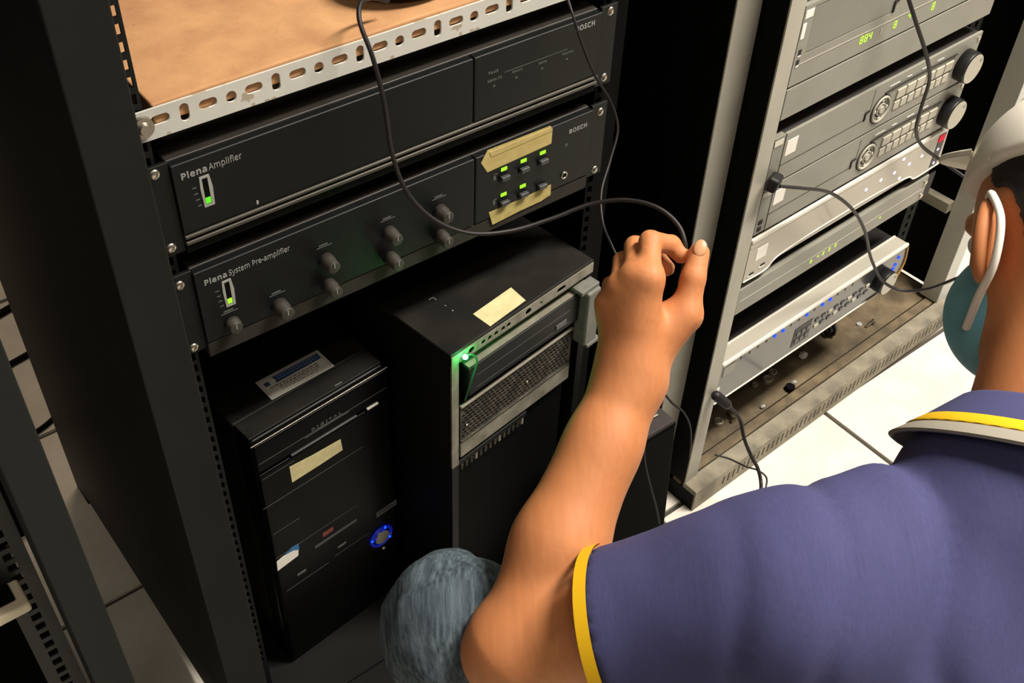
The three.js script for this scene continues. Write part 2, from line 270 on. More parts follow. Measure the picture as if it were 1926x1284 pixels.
{ // power amplifier
  const t = thing('power_amplifier', 'black power amplifier with one green level light below the slotted angle bar', 'amplifier', [0, H0, 0]);
  obj('body', span(-0.215, 0.215, -0.078, 0.002, -0.3, -0.004), M.ampLid, t);
  obj('faceplate', rb(-0.2205, 0.0673, -0.0622, 0.0035, -0.012, FRONT, 0.0015), M.ampFace, t);
  obj('faceplate', rb(0.0683, 0.2205, -0.0622, 0.0035, -0.012, FRONT, 0.0015), M.ampFace, t);
  obj('faceplate_edge', rb(-0.2205, 0.2205, 0.001, 0.0045, -0.024, -0.004, 0.0012), M.ampLid, t);
  obj('lid_step', rb(-0.212, 0.212, 0.0, 0.0075, -0.3, -0.03, 0.001), M.ampLid, t);
  obj('trim_ridge', rb(-0.2205, 0.2205, -0.0662, -0.0632, -0.01, 0.0052, 0.001), M.ridge, t); obj('trim_ridge', rb(-0.2205, 0.2205, -0.0725, -0.0690, -0.01, 0.0052, 0.001), M.ridge, t);
  obj('lower_bezel', rb(-0.2205, 0.2205, -0.082, -0.0725, -0.01, 0.002, 0.001), M.black, t);
  for (const s of [-1, 1]) { ear(t, s, -0.079, 0.0065); screwHead(t, s * 0.2325, 0); screwHead(t, s * 0.2325, -0.0710); }
  obj('lettering', [text('Plena', 0.0215, 0.0062, -0.2135, -0.0112, FRONT), text('Amplifier', 0.0285, 0.0080, -0.1905, -0.0128, FRONT, fontR)], M.print, t);
  obj('brand_lettering', text('BOSCH', 0.0235, 0.0052, 0.1865, -0.0066, FRONT), M.print, t);
  meter(t, -0.1955, -0.0285, 0.029, 0.009, M.ledGreen);
  obj('lettering_small', [text('Fault', 0.011, 0.0032, 0.084, -0.0182, FRONT), text('Mains On', 0.0165, 0.0032, 0.083, -0.0262, FRONT), text('Battery', 0.012, 0.0030, 0.1115, -0.0262, FRONT), text('Mains', 0.010, 0.0028, 0.1425, -0.0268, FRONT), text('Temperature', 0.014, 0.0028, 0.171, -0.0270, FRONT), bar(0.0025, 0.0016, 0.0908, -0.0315, FRONT), bar(0.0025, 0.0016, 0.1168, -0.0315, FRONT), bar(0.0025, 0.0016, 0.1475, -0.032, FRONT), bar(0.0025, 0.0016, 0.178, -0.032, FRONT), bar(0.075, 0.0005, 0.14, -0.0215, FRONT)], M.printDim, t);
  obj('paint_chip', new THREE.SphereGeometry(0.0011, 8, 6).scale(1, 2.2, 0.3).translate(-0.1545, -0.0575, FRONT), M.bezelWhite, t);
}
function knob(t, x, y, r = 0.0072, d = 0.016, label) {
  const prof = [[0, d], [r * 0.72, d], [r * 0.86, d - 0.001], [r * 0.9, d * 0.55], [r, d * 0.45], [r * 1.02, 0], [0, 0]].map(([a, b]) => new THREE.Vector2(a, b)).reverse();
  const k = obj('knob', new THREE.LatheGeometry(prof, 24).rotateX(Math.PI / 2).translate(x, y, FRONT), M.knob, t, label);
  obj('pointer', bx(0.001, r * 0.7, 0.0006, x, y + r * 0.35, FRONT + d), M.print, k); return k;
}
function tapeStrip(t, pts, z, m, name, label) { return obj(name, metreUV(plate(poly(pts), 0.0003).translate(0, 0, z)), m, t, label); }
{ // system pre-amplifier
  const t = thing('pre_amplifier', 'black pre-amplifier with knobs and taped push buttons under the power amplifier', 'amplifier', [0, H0, 0]);
  obj('body', span(-0.215, 0.215, -0.186, -0.1045, -0.3, -0.004), M.ampLid, t);
  obj('faceplate', rb(-0.2205, 0.0700, -0.1815, -0.1030, -0.012, FRONT, 0.0015), M.ampFace, t);
  obj('faceplate', rb(0.0710, 0.2205, -0.1815, -0.1030, -0.012, FRONT, 0.0015), M.ampFace, t);
  obj('faceplate_edge', rb(-0.2205, 0.2205, -0.1055, -0.1022, -0.024, -0.004, 0.0012), M.ampLid, t);
  obj('lid_step', rb(-0.212, 0.212, -0.107, -0.0995, -0.3, -0.03, 0.001), M.ampLid, t);
  obj('lower_bezel', rb(-0.2205, 0.2205, -0.1995, -0.1825, -0.012, 0.003, 0.0015), M.dust, t, 'dusty lower bezel');
  for (const s of [-1, 1]) { ear(t, s, -0.188, -0.1005); screwHead(t, s * 0.2325, -0.1105); screwHead(t, s * 0.2325, -0.1816); }
  obj('lettering', [text('Plena', 0.0205, 0.0060, -0.2125, -0.1188, FRONT), text('System Pre-amplifier', 0.0585, 0.0078, -0.1900, -0.1205, FRONT, fontR)], M.print, t);
  obj('brand_lettering', text('BOSCH', 0.0235, 0.0048, 0.1885, -0.1192, FRONT), M.print, t);
  meter(t, -0.1935, -0.1362, 0.029, 0.009, M.ledLime);
  knob(t, -0.1955, -0.1700, 0.0072, 0.010); knob(t, -0.1490, -0.1735, 0.0078, 0.017);
  for (const x of [-0.0978, -0.0300, 0.0280]) { knob(t, x, -0.1450); knob(t, x, -0.1752); }
  const pr = []; for (const [x, y] of [[-0.1955, -0.1572], [-0.1490, -0.1600], [-0.0978, -0.1300], [-0.0300, -0.1300], [0.0280, -0.1300]]) { pr.push(bar(0.016, 0.0007, x, y, FRONT + 0.0001), bar(0.009, 0.0014, x - 0.001, y + 0.0022, FRONT + 0.0001)); }
  obj('scale_print', pr, M.printDim, t);
  // push buttons and their lights
  for (const [x, y, lit] of [[0.1055, -0.1283, 1], [0.1300, -0.1283, 1], [0.1545, -0.1283, 1], [0.1060, -0.1590, 1], [0.1305, -0.1590, 1], [0.1550, -0.1590, 0]]) {
    const b = obj('push_button', rb(x - 0.0046, x + 0.0058, y - 0.0122, y - 0.0072, FRONT - 0.001, FRONT + 0.0045, 0.0008), M.devBlack, t);
    obj('button_well', rb(x - 0.0062, x + 0.0062, y - 0.0132, y - 0.0062, FRONT, FRONT + 0.0005, 0.0003), M.black, b);
    if (lit) obj('indicator_light', rb(x - 0.0036, x + 0.0036, y - 0.0016, y + 0.0022, FRONT, FRONT + 0.0012, 0.0004), M.ledLime, b, 'lit green indicator');
  }
  obj('lettering_small', [bar(0.003, 0.007, 0.0945, -0.1335, FRONT), bar(0.0045, 0.0012, 0.0955, -0.131, FRONT), bar(0.003, 0.006, 0.0945, -0.164, FRONT), bar(0.0045, 0.0012, 0.0955, -0.161, FRONT), bar(0.003, 0.003, 0.186, -0.1315, FRONT)], M.printDim, t);
  const tp = tapeStrip(t, [[0.0770, -0.1100], [0.0845, -0.0985], [0.1625, -0.1000], [0.1655, -0.1040], [0.1652, -0.1215], [0.0850, -0.1240]], FRONT + 0.0002, M.tape, 'masking_tape', 'strip of yellowed masking tape above the buttons');
  obj('tape_fold', metreUV(plate(poly([[0.0870, -0.1012], [0.1620, -0.1020], [0.1650, -0.1065], [0.0890, -0.1078]]), 0.0005).translate(0, 0, FRONT + 0.0004)), M.tape, tp);
  tapeStrip(t, [[0.0880, -0.1735], [0.1300, -0.1745], [0.1685, -0.1728], [0.1690, -0.1860], [0.1560, -0.1888], [0.1290, -0.1890], [0.0930, -0.1912]], FRONT + 0.0002, M.tape, 'masking_tape', 'strip of yellowed masking tape below the buttons');
  const j = obj('jack_socket', new THREE.TorusGeometry(0.0036, 0.0010, 8, 20).translate(0.186, -0.1682, FRONT + 0.0006), M.chrome, t); obj('jack_hole', cylZ(0.0028, 0.0028, 0.0006, 0.186, -0.1682, FRONT + 0.0002), M.black, j);
}

// ---------------------------------------------------------------- computer towers
function canvasTex(w, h, draw) { const c = document.createElement('canvas'); c.width = w; c.height = h; draw(c.getContext('2d')); const t = new THREE.CanvasTexture(c); t.colorSpace = THREE.SRGBColorSpace; t.magFilter = THREE.LinearFilter; return t; }
{ // closed glossy tower; local x along the front, y from the top, z out of the front
  const t = thing('computer_tower', 'closed glossy black computer tower with printed label on its dusty top', 'computer', [-0.1951, 0.025, -0.0109], THREE.MathUtils.degToRad(5.165));
  const g = new THREE.Group(); // heights below are written from the top edge
  const W = 0.1766, Ht = H0 - 0.35 - 0.025, Y = y => Ht + y;
  obj('case', rb(0.002, W - 0.002, 0.006, Ht, -0.385, -0.0365, 0.003), M.pcTop, t);
  obj('front_bezel', rb(0, W, 0, Y(0.0), -0.0355, -0.003, 0.007, 3), M.pcGloss, t);
  obj('bezel_top', rb(0.004, W - 0.004, Y(-0.006), Y(0.0006), -0.0355, -0.009, 0.001), M.pcTop, t);
  obj('front_panel', rb(0.003, W - 0.003, 0.01, Y(-0.049), -0.006, 0.0, 0.002), M.pcGloss, t);
  obj('front_panel', rb(0.003, W - 0.003, Y(-0.0445), Y(-0.005), -0.006, 0.0, 0.002), M.pcGloss, t);
  obj('edge_trim', rb(0.001, W - 0.001, Y(-0.0046), Y(-0.0036), -0.0035, -0.0018, 0.0004), M.steel, t, 'bright edge line along the top of the front');
  const lineM = std(0x3a3a38, 0.4); for (const q of [bx(W - 0.01, 0.0008, 0.0006, W / 2, Y(-0.0310), 0.0002), bx(W * 0.75, 0.0008, 0.0006, W * 0.38, Y(-0.1005), 0.0002), bx(0.04, 0.0006, 0.0006, 0.026, Y(-0.0560), 0.0002), bx(0.034, 0.0005, 0.0006, 0.024, Y(-0.150), 0.0002), bx(0.115, 0.0005, 0.0006, 0.062, Y(-0.1925), 0.0002), bx(0.06, 0.0005, 0.0006, 0.04, Y(-0.262), 0.0002), bx(0.05, 0.0005, 0.0006, 0.105, Y(-0.258), 0.0002)]) obj('panel_line', q, lineM, t);
  obj('drive_slot', rb(0.043, 0.129, Y(-0.0475), Y(-0.0450), -0.002, 0.0012, 0.0006), M.devBlack, t);
  obj('lettering', [text('D I G I T A L', 0.038, 0.0038, 0.0715, Y(-0.0290), 0.0, fontR), bar(0.058, 0.0006, 0.091, Y(-0.0327), 0.0002), bar(0.036, 0.0009, 0.094, Y(-0.0310), 0.0002)], M.printDim, t);
  obj('eject_button', rb(0.1425, 0.1580, Y(-0.0472), Y(-0.0447), -0.001, 0.002, 0.0008), M.silver, t, 'slim silver eject button');
  tapeStrip(t, [[0.0389, Y(-0.0608)], [0.0700, Y(-0.0645)], [0.1050, Y(-0.0665)], [0.1063, Y(-0.0850)], [0.0720, Y(-0.0862)], [0.0392, Y(-0.0865)]], 0.0003, M.tapePale, 'masking_tape', 'pale masking tape strip on the front');
  // power button with blue ring
  const pbx = 0.148, pby = Y(-0.279), pb = obj('power_button', [cylZ(0.0105, 0.0115, 0.004, pbx, pby, 0.002)], M.chrome, t, 'round power button inside a glowing blue ring');
  obj('light_ring', new THREE.TorusGeometry(0.0152, 0.0022, 8, 32).translate(pbx, pby, 0.001), new THREE.MeshStandardMaterial({ color: 0x0a1c60, roughness: 0.3, emissive: 0x0a2cff, emissiveIntensity: 0.16 }), pb);
  for (const a of [1.2, 2.9, 5.6]) obj('ring_light', new THREE.SphereGeometry(0.0021, 10, 8).translate(pbx + Math.cos(a) * 0.0152, pby + Math.sin(a) * 0.0152, 0.0022), M.ledBlue, pb);
  obj('reset_button', new THREE.SphereGeometry(0.003, 12, 8).scale(1, 1, 0.5).translate(0.1505, Y(-0.306), 0.001), M.chrome, t);
  obj('badge', rb(0.1440, 0.1750, Y(-0.2395), Y(-0.2300), -0.001, 0.0006, 0.0005), std(0x55595a, 0.5), t, 'small grey lettered badge'); obj('badge_print', [bar(0.026, 0.0035, 0.1595, Y(-0.2348), 0.0007)], M.devBlack, t);
  const st = poly([[0.0005, Y(-0.2180)], [0.0015, Y(-0.2015)], [0.012, Y(-0.199)], [0.024, Y(-0.2005)], [0.0305, Y(-0.2060)], [0.0290, Y(-0.2150)]]);
  const sticker = obj('sticker', plate(st, 0.0004).translate(0.003, 0.003, 0), M.white, t, 'white sticker with a blue swoosh');
  obj('sticker_swoosh', plate(poly([[0.012, Y(-0.199)], [0.022, Y(-0.194)], [0.0320, Y(-0.195)], [0.0315, Y(-0.2060)], [0.024, Y(-0.2008)]]), 0.0004).translate(0.003, 0.003, 0), std(0x2f6ea8, 0.5), sticker);
  obj('memory_badge', bx(0.015, 0.0065, 0.0006, 0.0745, Y(-0.2058), 0.0002), std(0x7a3a35, 0.6), t); obj('socket', [bx(0.012, 0.0035, 0.0006, 0.0330, Y(-0.2465), 0.0002)], M.printDim, t); obj('socket', [bx(0.012, 0.0035, 0.0006, 0.0912, Y(-0.2462), 0.0002)], M.printDim, t);
  obj('port_strip', bx(0.06, 0.004, 0.0005, 0.085, Y(-0.218), 0.0002), M.devBlack, t);
  // label on the top
  const tex = canvasTex(512, 208, c => { c.fillStyle = '#c9c6bc'; c.fillRect(0, 0, 512, 208); c.strokeStyle = '#8e8f96'; c.lineWidth = 5; c.strokeRect(16, 14, 480, 180); c.fillStyle = '#24406f'; c.beginPath(); c.moveTo(112, 26); c.lineTo(488, 26); c.lineTo(488, 84); c.lineTo(112, 92); c.lineTo(124, 60); c.fill(); c.fillStyle = '#3b4a6a'; c.fillRect(34, 44, 40, 40); c.fillStyle = '#9fb0cc'; for (let i = 0; i < 2; i++) for (let x = 140; x < 470; x += 24) c.fillRect(x, 38 + i * 22, 16, 7); c.fillStyle = '#4a4a4e'; const r = mulberry(5); for (let i = 0; i < 4; i++) { let x = i < 1 ? 50 : 110; while (x < (i < 2 ? 440 : 400)) { const w = 10 + r() * 26; c.fillRect(x, 106 + i * 20, w, i < 2 ? 9 : 5); x += w + 8; } } });
  const lg = new THREE.PlaneGeometry(0.0785, 0.0325).rotateX(-Math.PI / 2).rotateY(-0.03).translate(0.0925, Y(0.0005), -0.0545);
  obj('paper_label', lg, std(0xffffff, 0.6, 0, { map: tex }), t, 'printed paper label with a dark blue heading');
  obj('scratch', [bx(0.018, 0.0004, 0.0008, 0.0725, Y(0.0002), -0.0875), bx(0.009, 0.0003, 0.0016, 0.118, Y(0.0008), -0.0125)], M.printDim, t);
}
{ // open tower without its front cover
  const t = thing('open_computer_tower', 'black computer tower with its front cover missing and bare metal frame showing', 'computer', [0.0068, 0.025, 0.0520], THREE.MathUtils.degToRad(8.0));
  const W = 0.2229, Ht = H0 - 0.29 - 0.025, Y = y => Ht + y;
  const dark = M.pcSide;
  obj('top_cover', rb(0, W, Y(-0.004), Y(0), -0.40, -0.001, 0.0012), M.pcTop, t, 'dusty black top cover');
  obj('side_cover', span(0, 0.0025, 0.0, Y(-0.004), -0.40, -0.003), dark, t); obj('side_cover', span(W - 0.0025, W, 0.0, Y(-0.004), -0.40, -0.003), dark, t);
  obj('back_plate', span(0.0025, W - 0.0025, 0, Y(-0.004), -0.40, -0.398), dark, t); obj('bottom_plate', span(0.0025, W - 0.0025, 0, 0.004, -0.398, -0.002), dark, t);
  // front frame: top flange with holes, left upright
  const fl = poly([[0.0005, Y(-0.0168)], [W - 0.001, Y(-0.0168)], [W - 0.001, Y(-0.0035)], [0.0005, Y(-0.0035)]]);
  for (const [x, w, h] of [[0.0465, 0.006, 0.006], [0.0560, 0.006, 0.006], [0.0655, 0.006, 0.006], [0.0760, 0.006, 0.006], [0.0845, 0.006, 0.006], [0.1150, 0.009, 0.008], [0.1350, 0.004, 0.004], [0.168, 0.014, 0.006], [0.0290, 0.009, 0.008]]) fl.holes.push(slotPath(x, Y(-0.0105), w, h));
  obj('top_flange', metreUV(plate(fl, 0.0012).translate(0, 0, -0.0012)), M.sheet, t, 'bare metal top flange with round holes');
  obj('frame_shelf', rb(0.018, 0.196, Y(-0.0185), Y(-0.0168), -0.03, -0.0002, 0.0005), M.sheetDirty, t, 'grimy metal shelf above the optical drive');
  obj('front_upright', span(0.0005, 0.0105, Y(-0.178), Y(-0.017), -0.002, 0.0), M.sheet, t); obj('front_upright', span(0.0005, 0.0105, 0.0, Y(-0.178), -0.002, 0.0), M.rackBlack, t);
  obj('front_upright', span(W - 0.012, W - 0.001, 0.0, Y(-0.017), -0.004, -0.002), dark, t);
  // optical drive
  const d = obj('optical_drive', rb(0.022, 0.1985, Y(-0.0735), Y(-0.0325), -0.17, 0.004, 0.002), M.drive, t, 'black optical drive');
  obj('drive_top', span(0.024, 0.196, Y(-0.0327), Y(-0.0318), -0.16, 0.0015), M.sheet, d);
  obj('tray_line', [bx(0.15, 0.0007, 0.0005, 0.108, Y(-0.0475), 0.0041), bx(0.15, 0.0007, 0.0005, 0.108, Y(-0.0655), 0.0041)], M.devBlack, d); obj('drive_button', rb(0.158, 0.176, Y(-0.0640), Y(-0.0570), 0.003, 0.0055, 0.001), M.devBlack, d);
  // perforated panel: staggered round holes
  const pp = poly([[0.0147, Y(-0.1450)], [0.197, Y(-0.1450)], [0.197, Y(-0.0900)], [0.0147, Y(-0.0900)]]);
  for (let r = 0; r < 9; r++) for (let i = 0; i < 30; i++) { const x = 0.0195 + i * 0.0059 + (r % 2) * 0.00295, y = -0.0945 - r * 0.0056; if (x < 0.193) pp.holes.push((() => { const p = new THREE.Path(); for (let k = 0; k < 6; k++) { const a = -k / 6 * Math.PI * 2; k ? p.lineTo(x + Math.cos(a) * 0.0022, Y(y) + Math.sin(a) * 0.0022) : p.moveTo(x + 0.0022, Y(y)); } p.closePath(); return p; })()); }
  obj('perforated_panel', metreUV(plate(pp, 0.001).translate(0, 0, -0.003)), M.sheetDirty, t, 'dusty perforated metal panel');
  obj('dark_backing', span(0.012, 0.2, 0.01, Y(-0.078), -0.035, -0.030), M.black, t);
  obj('panel_bead', rb(0.0147, 0.197, Y(-0.0905), Y(-0.0870), -0.004, 0.0002, 0.0008), M.sheet, t); obj('panel_bead', rb(0.0147, 0.197, Y(-0.1455), Y(-0.1430), -0.004, 0.0002, 0.0008), M.sheetDirty, t);
  obj('metal_strip', metreUV(rb(0.0147, 0.197, Y(-0.1710), Y(-0.1475), -0.004, -0.001, 0.001)), M.sheet, t, 'plain bare metal strip');
  const cs = poly([[0.012, Y(-0.1985)], [0.197, Y(-0.1985)], [0.197, Y(-0.1725)], [0.012, Y(-0.1725)]]); obj('lower_panel', span(0.012, 0.197, 0.004, Y(-0.1725), -0.012, -0.010), M.black, t);
  for (let i = 0; i < 14; i++) obj('comb_tooth', rb(0.0175 + i * 0.0077, 0.0212 + i * 0.0077, Y(-0.1965), Y(-0.1850), -0.011, -0.003, 0.0006), i % 5 === 3 ? M.sheet : M.sheetDirty, t);
  obj('comb_rail', rb(0.012, 0.125, Y(-0.1845), Y(-0.1775), -0.011, -0.002, 0.001), M.rackBlack, t);
  obj('clip_bracket', [rb(0.191, 0.2215, Y(-0.0300), Y(-0.0240), -0.01, 0.012, 0.0015), rb(0.199, 0.2215, Y(-0.1100), Y(-0.0290), -0.004, 0.016, 0.003), rb(0.203, 0.226, Y(-0.1130), Y(-0.1080), -0.004, 0.018, 0.001)], M.plasticGrey, t, 'grey plastic clip bracket at the frame corner');
  for (const [x, y] of [[0.121, -0.1245], [0.024, -0.123]]) obj('screw', new THREE.SphereGeometry(0.0018, 10, 8).translate(x, Y(y), -0.0015), M.chrome, t);
  obj('masking_tape', metreUV(plate(poly([[0.0600, 0.0040], [0.1165, 0.0062], [0.1205, 0.0320], [0.0605, 0.0300]]), 0.0003).rotateX(-Math.PI / 2).translate(0, Y(0.0001), 0)), M.tapePale, t, 'pale masking tape square on the top cover');
  obj('scratch', [bx(0.0008, 0.0003, 0.006, 0.0485, Y(0.0001), -0.0765), bx(0.006, 0.0003, 0.0008, 0.0455, Y(0.0001), -0.0790), bx(0.0018, 0.0003, 0.0012, 0.0490, Y(0.0001), -0.0490), bx(0.0008, 0.0003, 0.002, 0.049, Y(0.0001), -0.06)], M.print, t);
  // glowing light on a twisted lead
  const L = V(0.0150, Y(-0.0075), 0.0050), lp = obj('indicator_light', new THREE.SphereGeometry(0.0030, 16, 12).translate(L.x, L.y, L.z), M.ledHot, t, 'bright green glowing indicator light');
  obj('light_lead', tube([V(0.016, Y(-0.0085), 0.002), V(0.026, Y(-0.0125), 0.004), V(0.031, Y(-0.022), 0.006), V(0.022, Y(-0.045), 0.007), V(0.017, Y(-0.075), 0.003)], 0.0011, 6), std(0x1d5a44, 0.5), t);
  const pl = new THREE.PointLight(0x18ff66, 0.005, 0); pl.position.copy(L); pl.position.z += 0.006; pl.position.y += 0.003; pl.shadow.radius = 0.15; t.add(pl); pl.castShadow = true;
}

// ---------------------------------------------------------------- recorders in the grey rack (local x along the rack, y above the floor, z outwards)
const B0 = V(0.3991, 0, 0.083), BT = THREE.MathUtils.degToRad(2.2);
const bw = (a, y, n) => V(a, y, n).applyAxisAngle(V(0, 1, 0), BT).add(B0);          // rack-local point to world
const inB = (name, label, cat, y, group) => { const p = bw(0.028, H0 + y, 0); return thing(name, label, cat, [p.x, p.y, p.z], BT, group); };
const DX = a => a - 0.028, DW = 0.415;
function sevenSeg(t, x, y, h, str) { // each character a small group of lit strokes
  const segs = { 8: 'abcdefg', 2: 'abged', 4: 'fgbc', 5: 'afgcd', 1: 'bc', ':': '' }, w = h * 0.5; let cx = x;
  for (const ch of str) { if (ch !== ' ') { const g = []; const S = { a: [w, .12 * h, 0, h / 2], d: [w, .12 * h, 0, -h / 2], g: [w, .12 * h, 0, 0], b: [.14 * h, h / 2, w / 2, h / 4], c: [.14 * h, h / 2, w / 2, -h / 4], e: [.14 * h, h / 2, -w / 2, -h / 4], f: [.14 * h, h / 2, -w / 2, h / 4] };
      for (const k of segs[ch]) { const [a, b, c, d] = S[k]; g.push(bar(a, b, cx + c, y + d, 0.0003)); } obj('display_digit', g, M.seg, t, 'lit yellow-green digit'); } cx += h * 0.95; }
}
{ // upper recorder
  const y0 = -0.110, y1 = -0.017, h = y1 - y0, t = inB('video_recorder', 'grey recorder with lit yellow-green digits above the blank filler panel', 'recorder', y0);
  obj('body', span(0.004, DW - 0.004, 0.002, h - 0.001, -0.32, -0.006), M.lid, t);
  const f = poly([[0, 0], [DW, 0], [DW, h], [0, h]]); f.holes.push(rectPath(DX(0.0455), DX(0.2), y0 * 0 + 0.0345, h - 0.004));
  obj('faceplate', metreUV(plate(f, 0.006).translate(0, 0, -0.006)), M.dvr, t);
  obj('door', rb(DX(0.0461), DX(0.1994), 0.0352, h - 0.0046, -0.005, -0.0004, 0.0008), M.dvrDark, t);
  obj('door_latch', [rb(DX(0.1985), DX(0.2015), 0.0345, 0.048, -0.001, 0.0012, 0.0004), rb(DX(0.2005), DX(0.207), 0.046, 0.049, -0.001, 0.0012, 0.0004)], M.groove, t);
  obj('trim_line', [bar(DW - 0.01, 0.0010, DW / 2, 0.0245, 0.0003)], M.button, t);
  sevenSeg(t, DX(0.150), 0.0165, 0.0085, '884'); obj('display_digit', [bar(0.0016, 0.006, DX(0.186), 0.016, 0.0003)], M.button, t); sevenSeg(t, DX(0.2135), 0.0155, 0.0085, '8'); sevenSeg(t, DX(0.240), 0.018, 0.007, '4'); sevenSeg(t, DX(0.2885), 0.0155, 0.009, '8');
  obj('sticker', bx(0.013, 0.009, 0.0004, DX(0.0365), h - 0.010, 0.0002), M.white, t); obj('sticker', bx(0.006, 0.0175, 0.0004, DX(0.0322), h - 0.0285, 0.0002), M.white, t);
  for (const y of [0.0395, 0.0275]) { const s = obj('socket', rb(DX(0.0320), DX(0.0375), y - 0.0035, y + 0.0035, -0.001, 0.0003, 0.0003), M.groove, t); obj('socket_rim', bx(0.005, 0.0012, 0.0007, DX(0.0345), y - 0.004, 0.0003), M.white, s); }
}
{ const t = inB('filler_panel', 'plain grey blank filler panel under the digit display recorder', 'panel', -0.1515); const h = 0.0385; obj('faceplate', rb(0, DW, 0, h, -0.004, 0, 0.001), M.dvr, t); obj('back_flange', span(0, DW, 0, 0.0015, -0.06, -0.004), M.dvr, t); }
function ringPad(t, x, y) { const r = 0.0165; const p = obj('ring_pad', new THREE.TorusGeometry(r, 0.0016, 10, 36).translate(x, y, 0.001), M.button, t, 'round navigation pad');
  obj('pad_rim', new THREE.TorusGeometry(r + 0.0026, 0.0008, 8, 36).translate(x, y, 0.0002), M.groove, p);
  obj('pad_centre', [cylZ(0.0048, 0.0052, 0.003, x, y, 0.0012), new THREE.TorusGeometry(0.0078, 0.0011, 8, 24).translate(x, y, 0.0006)], M.button, p);
  for (let k = 0; k < 4; k++) obj('pad_arrow', bx(0.0036, 0.0018, 0.0016, 0, 0.0117, 0.0006).rotateZ(k * Math.PI / 2).translate(x, y, 0), M.white, p); obj('pad_gap', new THREE.TorusGeometry(0.0098, 0.0007, 6, 30).translate(x, y, 0.0003), M.groove, p); }
function jog(t, x, y, r = 0.0215, d = 0.016) {
  const pr = [[0, 0], [r, 0], [r, d * 0.82], [r * 0.94, d], [0, d]].map(([a, b]) => new THREE.Vector2(a, b));
  const k = obj('jog_wheel', new THREE.LatheGeometry(pr, 40).rotateX(Math.PI / 2).translate(x, y, 0), M.knobDark, t, 'large dark jog wheel with a pale face');
  obj('wheel_face', cylZ(r * 0.93, r * 0.93, 0.0008, x, y, d), M.knobFace, k); obj('finger_dimple', cylZ(0.0026, 0.0026, 0.0008, x + r * 0.55, y + r * 0.45, d + 0.0004, 14), M.dvrDark, k); }
function recorder(y0, label, clip) {
  const h = 0.0665, t = inB('disc_recorder', label, 'recorder', y0, 'twin recorders with jog wheels');
  obj('body', span(0.004, DW - 0.004, 0.002, h - 0.001, -0.32, -0.0038), M.lid, t);
  obj('faceplate', rb(0.0205, DW, 0, h, -0.004, 0, 0.0008), M.dvr, t); obj('side_strip', rb(0, 0.0198, 0, h, -0.008, -0.0005, 0.0008), M.dvrDark, t);
  // disc door drawn by real grooves
  obj('door_seam', [bx(0.162, 0.0006, 0.0006, 0.0205 + 0.081, 0.0240, 0), bx(0.0005, 0.028, 0.0006, 0.1905 - 0.004, 0.048, 0)], M.groove, t);
  obj('door_latch', [rb(0.1765, 0.1790, 0.0225, 0.0345, -0.001, 0.0013, 0.0005), rb(0.1780, 0.1860, 0.0328, 0.0352, -0.001, 0.0013, 0.0005)], M.groove, t);
  ringPad(t, DX(0.238), 0.0275);
  // long contour ridge over the buttons and two rows of buttons
  obj('contour_ridge', tube([V(DX(0.238), 0.0490, 0.0005), V(DX(0.258), 0.0510, 0.001), V(DX(0.3), 0.0515, 0.001), V(DX(0.39), 0.0515, 0.001)], 0.0011, 6), M.groove, t);
  obj('scale_print', [bar(0.020, 0.001, DX(0.255), 0.0560, 0.0003), bar(0.010, 0.001, DX(0.285), 0.0565, 0.0003), bar(0.016, 0.001, DX(0.32), 0.0565, 0.0003), bar(0.014, 0.001, DX(0.352), 0.0565, 0.0003)], M.white, t);
  for (let i = 0; i < 6; i++) obj('push_button', rb(DX(0.2665 + i * 0.0205), DX(0.2850 + i * 0.0205), 0.0305, 0.0440, -0.001, 0.0018, 0.0012), M.button, t);
  for (let i = 0; i < 8; i++) obj('push_button', rb(DX(0.2665 + i * 0.0150), DX(0.2790 + i * 0.0150), 0.0150, 0.0270, -0.001, 0.0014, 0.0010), M.button, t);
  obj('button_gap', bx(0.128, 0.0010, 0.0006, DX(0.328), 0.0289, 0.0001), M.groove, t);
  jog(t, DX(0.4165), 0.0280);
  obj('sticker', rb(DX(0.0525), DX(0.0720), 0.0345, 0.0555, -0.0002, 0.0004, 0.0002), M.white, t, 'blank white square sticker'); obj('sticker', bx(0.0155, 0.0075, 0.0004, DX(0.0360), 0.0595, 0.0002), std(0xd6d2c4, 0.6), t);
  obj('screw', cylZ(0.003, 0.003, 0.0015, DX(0.4365), h - 0.008, 0.0006, 14), M.chrome, t);
  if (!clip) for (const y of [0.0175, 0.0075]) obj('socket', rb(DX(0.0330), DX(0.0400), y - 0.003, y + 0.003, -0.001, 0.0003, 0.0003), M.groove, t);
  return t;
}
recorder(-0.2415, 'grey recorder with jog wheel, upper of the pair, right below the filler panel', true);
recorder(-0.3105, 'grey recorder with jog wheel, lower of the pair, plugged with a black cable', false);
